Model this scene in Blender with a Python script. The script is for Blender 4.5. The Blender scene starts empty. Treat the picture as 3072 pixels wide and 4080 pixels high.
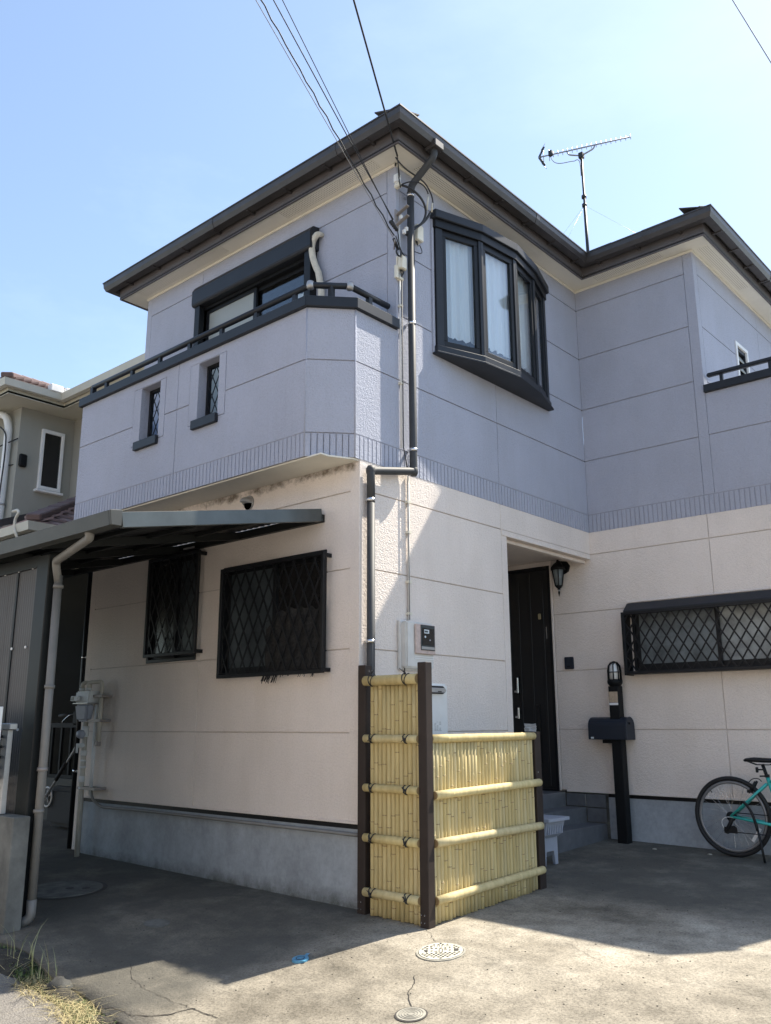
import bpy, bmesh, math, random
from mathutils import Vector, Matrix
random.seed(7)
scene = bpy.context.scene
COL = scene.collection
# ------------------------------------------------------------------ camera
CAM = Vector((4.37534, -4.66893, 0.66231))
RIGHT = Vector((0.7497779, 0.66168216, -0.00313373))
DOWN = Vector((-0.15885676, 0.17540532, -0.97159534))
FWD = Vector((-0.64233764, 0.72897852, 0.23662772))
cd = bpy.data.cameras.new('camera'); cam = bpy.data.objects.new('camera', cd); COL.objects.link(cam)
UP = -DOWN; BACK = -FWD
cam.matrix_world = Matrix(((RIGHT.x, UP.x, BACK.x, CAM.x), (RIGHT.y, UP.y, BACK.y, CAM.y), (RIGHT.z, UP.z, BACK.z, CAM.z), (0, 0, 0, 1)))
cd.sensor_fit = 'VERTICAL'; cd.sensor_height = 36.0; cd.lens = 3465.6 / 4080 * 36
cd.clip_start = 0.05; cd.clip_end = 2000
scene.camera = cam
# ------------------------------------------------------------------ light
SUN = Vector((0.32, 1.0, 1.40)).normalized()
w = bpy.data.worlds.new('World'); scene.world = w; w.use_nodes = True
nt = w.node_tree; nt.nodes.clear()
sky = nt.nodes.new('ShaderNodeTexSky'); sky.sky_type = 'NISHITA'; sky.sun_disc = False
sky.sun_elevation = math.asin(SUN.z); sky.sun_rotation = math.atan2(SUN.x, SUN.y)
sky.air_density = 1.1; sky.dust_density = 0.8; sky.ozone_density = 1.7; sky.altitude = 50
bg = nt.nodes.new('ShaderNodeBackground'); bg.inputs['Strength'].default_value = 0.122
wo = nt.nodes.new('ShaderNodeOutputWorld')
# thin high cloud, the same all over the sky
tc = nt.nodes.new('ShaderNodeTexCoord'); mp = nt.nodes.new('ShaderNodeMapping'); mp.inputs['Scale'].default_value = (1.2, 1.2, 3.2)
cn = nt.nodes.new('ShaderNodeTexNoise'); cn.inputs['Scale'].default_value = 2.1; cn.inputs['Detail'].default_value = 7; cn.inputs['Roughness'].default_value = 0.6
cr = nt.nodes.new('ShaderNodeValToRGB'); cr.color_ramp.elements[0].position = 0.5; cr.color_ramp.elements[0].color = (0.07, 0.07, 0.07, 1); cr.color_ramp.elements[1].position = 0.85; cr.color_ramp.elements[1].color = (0.26, 0.26, 0.26, 1)
mx = nt.nodes.new('ShaderNodeMixRGB'); mx.inputs['Color2'].default_value = (4.9, 5.7, 6.3, 1)
nt.links.new(tc.outputs['Generated'], mp.inputs['Vector']); nt.links.new(mp.outputs[0], cn.inputs['Vector']); nt.links.new(cn.outputs['Fac'], cr.inputs['Fac'])
nt.links.new(cr.outputs['Color'], mx.inputs['Fac']); nt.links.new(sky.outputs['Color'], mx.inputs['Color1']); nt.links.new(mx.outputs['Color'], bg.inputs['Color']); nt.links.new(bg.outputs[0], wo.inputs['Surface'])
sl = bpy.data.lights.new('sun', 'SUN'); sl.energy = 4.8; sl.angle = math.radians(0.53); sl.color = (1.0, 0.925, 0.80)
so = bpy.data.objects.new('sun', sl); COL.objects.link(so); so.location = (0, 0, 30)
so.rotation_euler = SUN.to_track_quat('Z', 'Y').to_euler()
vs = scene.view_settings; vs.view_transform = 'Standard'; vs.look = 'None'; vs.gamma = 1.0; vs.use_curve_mapping = False; vs.exposure = 1.12
scene.render.engine = 'CYCLES'
scene.cycles.max_bounces = 10; scene.cycles.transparent_max_bounces = 16

# ------------------------------------------------------------------ materials
def nodes(m): return m.node_tree.nodes, m.node_tree.links
def base_mat(name, col, rough=0.6, metal=0.0, spec=0.5):
    m = bpy.data.materials.new(name); m.use_nodes = True
    b = m.node_tree.nodes['Principled BSDF']
    b.inputs['Base Color'].default_value = (*col, 1); b.inputs['Roughness'].default_value = rough; b.inputs['Metallic'].default_value = metal
    b.inputs['Specular IOR Level'].default_value = spec
    return m
def noise(m, scale, detail=3, rough=0.55, stretch=None):
    N, L = nodes(m); g = N.new('ShaderNodeNewGeometry'); n = N.new('ShaderNodeTexNoise')
    n.inputs['Scale'].default_value = scale; n.inputs['Detail'].default_value = detail; n.inputs['Roughness'].default_value = rough
    if stretch:
        mp = N.new('ShaderNodeMapping'); mp.inputs['Scale'].default_value = stretch; L.new(g.outputs['Position'], mp.inputs['Vector']); L.new(mp.outputs[0], n.inputs['Vector'])
    else: L.new(g.outputs['Position'], n.inputs['Vector'])
    return n.outputs['Fac']
def ramp(m, fac, stops):
    N, L = nodes(m); r = N.new('ShaderNodeValToRGB'); e = r.color_ramp.elements
    while len(e) < len(stops): e.new(0.5)
    for k, (p, c) in zip(e, stops): k.position = p; k.color = (*c, 1) if len(c) == 3 else c
    L.new(fac, r.inputs['Fac']); return r.outputs['Color']
def mul(m, a, b, fac=1.0):
    N, L = nodes(m); x = N.new('ShaderNodeMixRGB'); x.blend_type = 'MULTIPLY'; x.inputs['Fac'].default_value = fac
    L.new(a, x.inputs['Color1']); L.new(b, x.inputs['Color2']); return x.outputs['Color']
def rgb(m, c):
    N, L = nodes(m); x = N.new('ShaderNodeRGB'); x.outputs[0].default_value = (*c, 1); return x.outputs[0]
def mixc(m, fac, a, b):
    N, L = nodes(m); x = N.new('ShaderNodeMixRGB'); L.new(fac, x.inputs['Fac']); L.new(a, x.inputs['Color1']); L.new(b, x.inputs['Color2']); return x.outputs['Color']
def setcol(m, c): m.node_tree.links.new(c, m.node_tree.nodes['Principled BSDF'].inputs['Base Color'])
def bump(m, h, strength, dist):
    N, L = nodes(m); b = N.new('ShaderNodeBump'); b.inputs['Strength'].default_value = strength; b.inputs['Distance'].default_value = dist
    L.new(h, b.inputs['Height']); L.new(b.outputs['Normal'], N['Principled BSDF'].inputs['Normal'])
def g3(v): return (v, v, v)
def worn(name, col, rough=0.5, metal=0.0, var=0.18, scale=6.0, bmp=0.0, spec=0.5):
    m = base_mat(name, col, rough, metal, spec)
    n = noise(m, scale, 5, 0.65)
    setcol(m, mul(m, rgb(m, col), ramp(m, n, [(0.3, g3(1 - var)), (0.7, g3(1 + var * .4))])))
    if bmp: bump(m, noise(m, scale * 12, 3), bmp, 0.003)
    return m
def stucco(name, col, mould=False):
    m = base_mat(name, col, 0.78, 0, 0.3); N, L = nodes(m)
    c = mul(m, rgb(m, col), ramp(m, noise(m, 1.3, 4), [(0.3, g3(0.93)), (0.7, g3(1.03))]))
    c = mul(m, c, ramp(m, noise(m, 2.2, 4, 0.6, (2, 2, 0.5)), [(0.35, (0.965, 0.96, 0.95)), (0.6, g3(1.0))]))
    c = mul(m, c, ramp(m, noise(m, 70, 2), [(0.3, g3(0.94)), (0.6, g3(1.02))]))
    c = mul(m, c, ramp(m, noise(m, 1.0, 6, 0.7, (9, 9, 0.45)), [(0.56, g3(1.0)), (0.8, (0.955, 0.95, 0.94))]))
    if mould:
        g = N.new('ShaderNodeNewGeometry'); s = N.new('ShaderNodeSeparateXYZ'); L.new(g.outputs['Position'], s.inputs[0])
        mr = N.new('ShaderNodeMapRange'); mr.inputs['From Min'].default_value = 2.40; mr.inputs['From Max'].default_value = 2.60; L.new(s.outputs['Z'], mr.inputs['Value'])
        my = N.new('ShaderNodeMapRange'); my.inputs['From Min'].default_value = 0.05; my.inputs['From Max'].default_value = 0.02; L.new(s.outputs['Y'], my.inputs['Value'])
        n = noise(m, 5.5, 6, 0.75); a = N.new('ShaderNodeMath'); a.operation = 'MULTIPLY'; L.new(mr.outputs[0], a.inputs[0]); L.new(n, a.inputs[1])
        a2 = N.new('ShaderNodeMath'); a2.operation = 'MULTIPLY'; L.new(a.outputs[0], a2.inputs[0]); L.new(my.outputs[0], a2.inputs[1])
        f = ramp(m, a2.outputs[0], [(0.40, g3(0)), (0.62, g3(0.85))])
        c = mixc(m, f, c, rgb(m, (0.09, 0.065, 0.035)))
    setcol(m, c)
    v = noise(m, 95, 2, 0.5); v2 = noise(m, 38, 3, 0.6)
    ad = N.new('ShaderNodeMath'); ad.operation = 'ADD'; L.new(v, ad.inputs[0]); L.new(v2, ad.inputs[1])
    bump(m, ad.outputs[0], 0.7, 0.009)
    return m
M = {}
M['lilac'] = stucco('lilac siding', (0.418, 0.437, 0.515))
M['cream'] = stucco('cream siding', (0.81, 0.728, 0.662), True)
M['lilac_joint'] = worn('lilac sealant', (0.40, 0.405, 0.455), 0.8)
M['lilac_groove'] = worn('lilac groove', (0.33, 0.335, 0.385), 0.8, 0, 0.1)
M['cream_joint'] = worn('cream sealant', (0.62, 0.55, 0.49), 0.8)
M['soffit'] = worn('cream soffit board', (0.77, 0.74, 0.645), 0.7, 0, 0.08, 3)
M['brown'] = worn('grey brown trim', (0.115, 0.105, 0.106), 0.5, 0, 0.2, 4)
M['brown_dark'] = worn('dark brown gutter', (0.052, 0.048, 0.048), 0.42, 0, 0.3, 5)
M['slate'] = worn('roof slate', (0.07, 0.065, 0.063), 0.75, 0, 0.35, 12, 0.4)
M['black'] = worn('black aluminium', (0.010, 0.011, 0.013), 0.45, 0, 0.25, 9, 0, 0.3)
M['rail'] = worn('charcoal aluminium', (0.019, 0.022, 0.028), 0.45, 0, 0.2, 7, 0, 0.35)
M['pipe'] = worn('charcoal rain pipe', (0.042, 0.044, 0.046), 0.6, 0, 0.2, 6)
M['steel'] = base_mat('bright steel band', (0.7, 0.7, 0.7), 0.25, 1.0)
M['white'] = worn('white plastic', (0.78, 0.78, 0.76), 0.5, 0, 0.08, 5)
M['offwhite'] = worn('weathered off-white plastic', (0.64, 0.63, 0.60), 0.6, 0, 0.12, 7)
M['ivory'] = worn('ivory plastic', (0.74, 0.70, 0.58), 0.5, 0, 0.1, 6)
M['cable'] = base_mat('black cable', (0.018, 0.019, 0.022), 0.55)
M['greycable'] = base_mat('grey cable', (0.22, 0.22, 0.22), 0.6)
M['hose'] = worn('beige wrapped hose', (0.66, 0.62, 0.52), 0.7, 0, 0.2, 25, 0.5)
M['curtain'] = base_mat('white lace curtain', (0.86, 0.88, 0.90), 0.9)
M['room'] = base_mat('dark room', (0.10, 0.095, 0.09), 0.9)
M['door'] = worn('black front door', (0.012, 0.012, 0.013), 0.45, 0, 0.2, 3, 0.15)
M['tile'] = worn('dark step tile', (0.13, 0.135, 0.145), 0.5, 0, 0.25, 9, 0.2)
M['bronze'] = worn('dark bronze aluminium', (0.016, 0.018, 0.018), 0.5, 0, 0.25, 5, 0, 0.25)
M['carport_fascia'] = worn('grey metal edge', (0.085, 0.098, 0.10), 0.35, 0.2, 0.3, 3)
M['gutter_grey'] = worn('weathered grey gutter', (0.055, 0.057, 0.052), 0.5, 0, 0.3, 4)
M['pvc'] = worn('grey beige pvc pipe', (0.20, 0.193, 0.178), 0.5, 0, 0.2, 4)
M['gasgrey'] = worn('pale grey gas fitting', (0.72, 0.73, 0.72), 0.5, 0, 0.15, 8)
M['gascream'] = worn('cream gas pipe', (0.56, 0.52, 0.44), 0.55, 0, 0.2, 8)
M['post_brown'] = worn('brown fence post', (0.034, 0.024, 0.020), 0.55, 0, 0.2, 8, 0, 0.3)
M['neigh'] = worn('sage render', (0.32, 0.315, 0.275), 0.85, 0, 0.06, 2, 0.2)
M['neigh_shaded'] = worn('shaded sage render', (0.075, 0.08, 0.073), 0.85, 0, 0.1, 2, 0.2)  # sage wall darkened; the shade of the passage is put into its colour
M['neigh_trim'] = worn('cream neighbour trim', (0.50, 0.475, 0.38), 0.6, 0, 0.06, 3)
M['neigh_gutter'] = worn('ivory gutter', (0.55, 0.53, 0.45), 0.5, 0, 0.08, 4)
M['neigh_roof'] = worn('brown roof tile', (0.13, 0.082, 0.074), 0.65, 0, 0.25, 10, 0.3)
M['neigh_sunlit'] = worn('sunlit brown roof tile', (0.30, 0.205, 0.185), 0.75, 0, 0.2, 10, 0.3)  # brown tile made paler and pinker; sunlight is put into its colour
M['iron'] = worn('black iron', (0.008, 0.009, 0.010), 0.6, 0, 0.2, 6, 0, 0.2)
M['rubber'] = base_mat('black rubber', (0.012, 0.012, 0.013), 0.7)
M['rim'] = worn('dark grey rim', (0.22, 0.22, 0.225), 0.4, 0.3)
M['chrome'] = base_mat('chrome', (0.6, 0.6, 0.6), 0.2, 1.0)
M['turq'] = base_mat('turquoise paint', (0.045, 0.42, 0.38), 0.28)
M['navy'] = base_mat('navy plastic', (0.012, 0.018, 0.030), 0.5)
M['planter'] = worn('pale blue plastic', (0.38, 0.40, 0.46), 0.5, 0, 0.1, 9)
M['bluecap'] = worn('blue plastic cap', (0.09, 0.30, 0.46), 0.4, 0, 0.2, 20)
M['coverwhite'] = worn('ivory drain cover', (0.62, 0.595, 0.49), 0.55, 0, 0.2, 22)
M['covergrey'] = worn('beige drain cover', (0.37, 0.35, 0.29), 0.7, 0, 0.3, 25, 0.4)
M['covershade'] = worn('shaded concrete cover', (0.15, 0.148, 0.13), 0.9, 0, 0.5, 9, 0.4)  # concrete darkened; the shade over these covers is put into the colour
M['ringgrey'] = base_mat('worn ring groove', (0.26, 0.245, 0.21), 0.9)
M['coverdark'] = base_mat('dark recess', (0.05, 0.045, 0.04), 0.8)
M['crack'] = base_mat('dark crack', (0.035, 0.03, 0.025), 0.9)
M['paper'] = base_mat('white paper', (0.8, 0.8, 0.8), 0.8)
M['tan'] = worn('tan name plate', (0.46, 0.36, 0.26), 0.7, 0, 0.25, 40)
M['lampglass'] = base_mat('milky lamp glass', (0.75, 0.76, 0.74), 0.25)
M['reflector'] = base_mat('white reflector strip', (0.75, 0.75, 0.75), 0.3)
M['brass'] = base_mat('pale brass', (0.55, 0.48, 0.3), 0.35, 0.6)
M['meterback'] = worn('pinkish meter window rim', (0.55, 0.44, 0.40), 0.45, 0, 0.25, 25)
M['meter'] = base_mat('dark meter', (0.035, 0.045, 0.05), 0.35)
M['lcd'] = base_mat('pale label', (0.55, 0.62, 0.66), 0.5)
M['silver'] = worn('silver grey trim', (0.42, 0.42, 0.42), 0.35, 0.5)
M['found'] = worn('grey foundation render', (0.40, 0.42, 0.44), 0.85, 0, 0.16, 2.2, 0.5)
M['blockwall'] = worn('weathered concrete', (0.155, 0.155, 0.14), 0.9, 0, 0.6, 3.5, 0.5)
M['net'] = worn('dark woven net', (0.03, 0.029, 0.028), 0.9, 0, 0.8, 50, 0.4)
M['dead'] = worn('dry straw', (0.50, 0.42, 0.22), 0.8, 0, 0.3, 30)
M['pale'] = worn('pale green stem', (0.30, 0.32, 0.16), 0.7, 0, 0.3, 30)
M['green'] = worn('green leaf', (0.085, 0.13, 0.035), 0.6, 0, 0.4, 30)
M['soil'] = worn('dark soil', (0.05, 0.045, 0.035), 0.95, 0, 0.5, 20, 0.8)
M['stone'] = worn('rough grey stone', (0.06, 0.06, 0.055), 0.9, 0, 0.5, 14, 0.8)
M['bracket'] = worn('grey steel bracket', (0.30, 0.27, 0.25), 0.5, 0.3, 0.2, 10)
M['antenna'] = worn('dull aluminium', (0.34, 0.35, 0.37), 0.4, 0.6)
# foundation: darker mossy foot with streaks
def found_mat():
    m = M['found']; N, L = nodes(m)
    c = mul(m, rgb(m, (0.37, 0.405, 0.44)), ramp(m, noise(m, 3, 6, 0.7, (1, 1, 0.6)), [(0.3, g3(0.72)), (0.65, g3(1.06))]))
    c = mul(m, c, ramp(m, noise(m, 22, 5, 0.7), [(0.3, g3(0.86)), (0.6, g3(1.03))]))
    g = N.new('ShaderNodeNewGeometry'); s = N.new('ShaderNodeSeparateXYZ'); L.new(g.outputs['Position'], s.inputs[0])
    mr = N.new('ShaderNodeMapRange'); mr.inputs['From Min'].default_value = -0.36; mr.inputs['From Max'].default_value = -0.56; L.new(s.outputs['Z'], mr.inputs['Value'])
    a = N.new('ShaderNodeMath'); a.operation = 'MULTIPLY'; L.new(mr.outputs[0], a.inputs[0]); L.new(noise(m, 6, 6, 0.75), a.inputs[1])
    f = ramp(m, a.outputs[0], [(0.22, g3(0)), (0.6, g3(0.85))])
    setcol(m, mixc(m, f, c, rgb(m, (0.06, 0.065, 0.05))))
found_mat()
def glass_mat(name, tint, boost=1.0):
    m = bpy.data.materials.new(name); m.use_nodes = True; N, L = nodes(m); N.clear()
    o = N.new('ShaderNodeOutputMaterial'); mxs = N.new('ShaderNodeMixShader'); f = N.new('ShaderNodeLayerWeight'); f.inputs['Blend'].default_value = 0.5; pw = N.new('ShaderNodeMath'); pw.operation = 'POWER'; pw.inputs[1].default_value = 3.5; L.new(f.outputs['Facing'], pw.inputs[0])
    t = N.new('ShaderNodeBsdfTransparent'); t.inputs['Color'].default_value = (*tint, 1); g = N.new('ShaderNodeBsdfGlossy'); g.inputs['Roughness'].default_value = 0.015; g.inputs['Color'].default_value = (0.95, 0.97, 1, 1)
    a = N.new('ShaderNodeMath'); a.operation = 'MULTIPLY_ADD'; a.inputs[1].default_value = 0.85 * boost; a.inputs[2].default_value = 0.06; a.use_clamp = True
    L.new(pw.outputs[0], a.inputs[0]); L.new(a.outputs[0], mxs.inputs['Fac']); L.new(t.outputs[0], mxs.inputs[1]); L.new(g.outputs[0], mxs.inputs[2]); L.new(mxs.outputs[0], o.inputs['Surface'])
    return m
M['glass'] = glass_mat('window glass', (0.86, 0.89, 0.90))
def frosted_mat():
    m = base_mat('frosted glass', (0.20, 0.23, 0.24), 0.35); setcol(m, mul(m, rgb(m, (0.20, 0.23, 0.24)), ramp(m, noise(m, 4, 4, 0.7), [(0.35, g3(0.45)), (0.65, g3(1.15))])))
    return m
M['frosted'] = frosted_mat()
M['darkglass'] = base_mat('dark glass', (0.012, 0.013, 0.014), 0.08)
def poly_mat():
    m = bpy.data.materials.new('smoked polycarbonate'); m.use_nodes = True; N, L = nodes(m); N.clear()
    o = N.new('ShaderNodeOutputMaterial'); mxs = N.new('ShaderNodeMixShader'); mxs.inputs['Fac'].default_value = 0.45
    p = N.new('ShaderNodeBsdfPrincipled'); p.inputs['Base Color'].default_value = (0.15, 0.158, 0.168, 1); p.inputs['Roughness'].default_value = 0.3
    t = N.new('ShaderNodeBsdfTranslucent'); t.inputs['Color'].default_value = (0.15, 0.158, 0.168, 1)
    L.new(p.outputs[0], mxs.inputs[1]); L.new(t.outputs[0], mxs.inputs[2]); L.new(mxs.outputs[0], o.inputs['Surface']); return m
M['poly'] = poly_mat()
M['polyroof'] = worn('dark brown smoked sheet', (0.018, 0.019, 0.021), 0.35, 0, 0.3, 5)
def soffit_dots():
    m = base_mat('perforated soffit board', (0.80, 0.76, 0.62), 0.7); N, L = nodes(m)
    g = N.new('ShaderNodeNewGeometry'); v = N.new('ShaderNodeVectorMath'); v.operation = 'SCALE'; v.inputs['Scale'].default_value = 1 / 0.021; L.new(g.outputs['Position'], v.inputs[0])
    fr = N.new('ShaderNodeVectorMath'); fr.operation = 'FRACTION'; L.new(v.outputs[0], fr.inputs[0])
    sb = N.new('ShaderNodeVectorMath'); sb.operation = 'SUBTRACT'; sb.inputs[1].default_value = (0.5, 0.5, 0); L.new(fr.outputs[0], sb.inputs[0])
    mm = N.new('ShaderNodeVectorMath'); mm.operation = 'MULTIPLY'; mm.inputs[1].default_value = (1, 1, 0); L.new(sb.outputs[0], mm.inputs[0])
    ln = N.new('ShaderNodeVectorMath'); ln.operation = 'LENGTH'; L.new(mm.outputs[0], ln.inputs[0])
    setcol(m, ramp(m, ln.outputs['Value'], [(0.19, (0.20, 0.17, 0.11)), (0.27, (0.77, 0.74, 0.645))])); return m
M['dots'] = soffit_dots()
def concrete():
    m = base_mat('weathered concrete paving', (0.4, 0.37, 0.31), 0.9, 0, 0.25); N, L = nodes(m)
    c = ramp(m, noise(m, 0.9, 7, 0.62), [(0.30, (0.15, 0.132, 0.102)), (0.48, (0.30, 0.268, 0.212)), (0.68, (0.43, 0.39, 0.318))])
    c = mul(m, c, ramp(m, noise(m, 5.5, 8, 0.72), [(0.30, g3(0.58)), (0.55, g3(1.0)), (0.75, g3(1.16))]))
    c = mul(m, c, ramp(m, noise(m, 75, 4, 0.7), [(0.34, g3(0.60)), (0.5, g3(1.0)), (0.68, g3(1.22))]))
    # mottled staining that also paints the house's shade darker into the ground
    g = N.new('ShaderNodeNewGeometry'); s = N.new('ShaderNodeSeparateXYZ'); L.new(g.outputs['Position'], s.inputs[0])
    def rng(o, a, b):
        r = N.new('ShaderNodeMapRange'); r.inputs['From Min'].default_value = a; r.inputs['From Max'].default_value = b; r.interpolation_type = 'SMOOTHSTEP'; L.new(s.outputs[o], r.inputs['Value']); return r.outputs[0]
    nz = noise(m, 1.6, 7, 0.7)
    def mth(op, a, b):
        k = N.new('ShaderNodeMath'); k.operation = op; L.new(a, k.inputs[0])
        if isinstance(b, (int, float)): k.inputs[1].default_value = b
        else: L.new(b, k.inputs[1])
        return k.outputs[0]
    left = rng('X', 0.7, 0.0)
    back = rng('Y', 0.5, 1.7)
    shade_mask = mth('MAXIMUM', left, back)
    wn = mth('MULTIPLY', shade_mask, mth('ADD', nz, 0.22))
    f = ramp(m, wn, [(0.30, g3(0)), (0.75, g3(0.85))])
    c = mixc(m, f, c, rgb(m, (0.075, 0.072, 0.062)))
    setcol(m, c)
    b1 = noise(m, 75, 4, 0.7); b2 = noise(m, 14, 5, 0.7)
    bump(m, mth('ADD', mth('MULTIPLY', b1, 0.6), b2), 0.6, 0.012); return m
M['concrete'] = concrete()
def asphalt():
    m = base_mat('asphalt', (0.11, 0.105, 0.10), 0.92, 0, 0.3)
    c = mul(m, rgb(m, (0.20, 0.185, 0.165)), ramp(m, noise(m, 120, 3, 0.7), [(0.3, g3(0.55)), (0.6, g3(1.2)), (0.75, g3(1.9))]))
    setcol(m, mul(m, c, ramp(m, noise(m, 2, 4), [(0.3, g3(0.8)), (0.7, g3(1.1))]))); bump(m, noise(m, 120, 3), 0.7, 0.01); return m
M['asphalt'] = asphalt()
def bamboo():
    m = base_mat('yellow bamboo', (0.62, 0.49, 0.22), 0.68, 0, 0.25); N, L = nodes(m)
    oi = N.new('ShaderNodeObjectInfo')
    c = mul(m, ramp(m, oi.outputs['Random'], [(0, (0.63, 0.515, 0.25)), (0.3, (0.55, 0.445, 0.22)), (0.6, (0.60, 0.49, 0.25)), (0.85, (0.56, 0.475, 0.27)), (1, (0.66, 0.55, 0.285))]), ramp(m, noise(m, 9, 4, 0.6, (3, 3, 0.4)), [(0.3, (0.80, 0.78, 0.72)), (0.6, g3(1.0)), (0.75, g3(1.06))]))
    setcol(m, c); return m
M['bamboo'] = bamboo()
M['node'] = worn('bamboo node', (0.27, 0.185, 0.085), 0.6)

# ------------------------------------------------------------------ mesh helpers
class MB:
    def __init__(s): s.v = []; s.f = []; s.smooth = []
    def add(s, vs, fs, smooth=False):
        o = len(s.v); s.v += [tuple(p) for p in vs]
        for f in fs: s.f.append([i + o for i in f]); s.smooth.append(smooth)
        return s
    def box(s, x0, x1, y0, y1, z0, z1):
        return s.add([(x0, y0, z0), (x1, y0, z0), (x1, y1, z0), (x0, y1, z0), (x0, y0, z1), (x1, y0, z1), (x1, y1, z1), (x0, y1, z1)],
                     [(0, 3, 2, 1), (4, 5, 6, 7), (0, 1, 5, 4), (1, 2, 6, 5), (2, 3, 7, 6), (3, 0, 4, 7)])
    def beam(s, a, b, w, h, up=(0, 0, 1)):     # rectangular bar from a to b, w sideways, h along up
        a = Vector(a); b = Vector(b); d = (b - a).normalized(); u = Vector(up); r = d.cross(u)
        if r.length < 1e-6: u = Vector((1, 0, 0)); r = d.cross(u)
        r.normalize(); u = r.cross(d)
        vs = []
        for p in (a, b):
            for i, j in ((-1, -1), (1, -1), (1, 1), (-1, 1)): vs.append(p + r * (w / 2 * i) + u * (h / 2 * j))
        return s.add(vs, [(0, 1, 2, 3), (7, 6, 5, 4), (0, 4, 5, 1), (1, 5, 6, 2), (2, 6, 7, 3), (3, 7, 4, 0)])
    def tube(s, pts, r, n=10, caps=True):
        pts = [Vector(p) for p in pts]; rs = r if isinstance(r, (list, tuple)) else [r] * len(pts)
        rings = []; prev = None
        for i, p in enumerate(pts):
            d = ((pts[min(i + 1, len(pts) - 1)] - pts[max(i - 1, 0)])).normalized()
            if prev is None:
                prev = d.cross(Vector((0, 0, 1)))
                if prev.length < 1e-3: prev = d.cross(Vector((1, 0, 0)))
            u = (prev - d * prev.dot(d)).normalized(); prev = u; v = d.cross(u)
            rings.append([p + (u * math.cos(2 * math.pi * k / n) + v * math.sin(2 * math.pi * k / n)) * rs[i] for k in range(n)])
        vs = [p for rg in rings for p in rg]; fs = []
        for i in range(len(pts) - 1):
            for k in range(n): fs.append((i * n + k, i * n + (k + 1) % n, (i + 1) * n + (k + 1) % n, (i + 1) * n + k))
        s.add(vs, fs, True)
        if caps: s.add(rings[0], [tuple(range(n - 1, -1, -1))]); s.add(rings[-1], [tuple(range(n))])
        return s
    def prism(s, poly, z0, z1):                # polygon in xy
        n = len(poly); vs = [(x, y, z0) for x, y in poly] + [(x, y, z1) for x, y in poly]
        return s.add(vs, [tuple(range(n - 1, -1, -1)), tuple(range(n, 2 * n))] + [(i, (i + 1) % n, n + (i + 1) % n, n + i) for i in range(n)])
    def extr(s, poly3, d):
        n = len(poly3); d = Vector(d); vs = [Vector(p) for p in poly3]; vs = vs + [p + d for p in vs]
        return s.add(vs, [tuple(range(n - 1, -1, -1)), tuple(range(n, 2 * n))] + [(i, (i + 1) % n, n + (i + 1) % n, n + i) for i in range(n)])
    def lathe(s, prof, c, n=20, axis='z'):
        vs = []
        for r, h in prof:
            for k in range(n):
                a = 2 * math.pi * k / n; x, y = r * math.cos(a), r * math.sin(a)
                vs.append({'z': (c[0] + x, c[1] + y, c[2] + h), 'y': (c[0] + x, c[1] + h, c[2] + y), 'x': (c[0] + h, c[1] + x, c[2] + y)}[axis])
        fs = []
        for i in range(len(prof) - 1):
            for k in range(n): fs.append((i * n + k, i * n + (k + 1) % n, (i + 1) * n + (k + 1) % n, (i + 1) * n + k))
        s.add(vs, fs, True)
        if prof[0][0] > 1e-5: s.add(vs[:n], [tuple(range(n - 1, -1, -1))])
        if prof[-1][0] > 1e-5: s.add(vs[-n:], [tuple(range(n))])
        return s
    def build(s, name, mat, parent=None, bevel=0, seg=1):
        me = bpy.data.meshes.new(name); me.from_pydata(s.v, [], s.f); me.update()
        for p, q in zip(me.polygons, s.smooth): p.use_smooth = q
        bm = bmesh.new(); bm.from_mesh(me)
        bmesh.ops.remove_doubles(bm, verts=bm.verts, dist=1e-5)
        bmesh.ops.recalc_face_normals(bm, faces=bm.faces)
        if bevel:
            es = [e for e in bm.edges if len(e.link_faces) == 2 and e.calc_face_angle(0) > 0.6]
            bmesh.ops.bevel(bm, geom=es, offset=bevel, segments=seg, affect='EDGES', clamp_overlap=True)
        bm.to_mesh(me); bm.free()
        me.materials.append(M[mat] if isinstance(mat, str) else mat)
        o = bpy.data.objects.new(name, me); COL.objects.link(o)
        if parent: o.parent = parent
        return o
def tag(o, label, cat, group=None):
    o['label'] = label; o['category'] = cat
    if group: o['group'] = group
    return o
def thing(name, label, cat, loc=(0, 0, 0), group=None):
    o = bpy.data.objects.new(name, None); COL.objects.link(o); o.empty_display_size = 0.1
    return tag(o, label, cat, group)
def node(name, parent):                       # a part that only gathers its sub-parts
    o = bpy.data.objects.new(name, None); COL.objects.link(o); o.parent = parent; o.empty_display_size = 0.05
    return o
def box(name, x0, x1, y0, y1, z0, z1, mat, parent=None, bevel=0, seg=1): return MB().box(x0, x1, y0, y1, z0, z1).build(name, mat, parent, bevel, seg)
def tube(name, pts, r, mat, parent=None, n=10): return MB().tube(pts, r, n).build(name, mat, parent)
def bez(p0, p1, p2, p3, n=14):
    p0, p1, p2, p3 = map(Vector, (p0, p1, p2, p3)); out = []
    for i in range(n + 1):
        t = i / n; out.append(p0 * (1 - t) ** 3 + p1 * 3 * t * (1 - t) ** 2 + p2 * 3 * t * t * (1 - t) + p3 * t ** 3)
    return out
def fillet(pts, r=0.05, n=5):                  # round the corners of a polyline
    pts = [Vector(p) for p in pts]; out = [pts[0]]
    for i in range(1, len(pts) - 1):
        a, b, c = pts[i - 1], pts[i], pts[i + 1]
        ra = min(r, (a - b).length * .45, (c - b).length * .45); p = b + (a - b).normalized() * ra; q = b + (c - b).normalized() * ra
        for k in range(n + 1):
            t = k / n; out.append(p * (1 - t) ** 2 + b * 2 * t * (1 - t) + q * t * t)
    out.append(pts[-1]); return out

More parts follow.
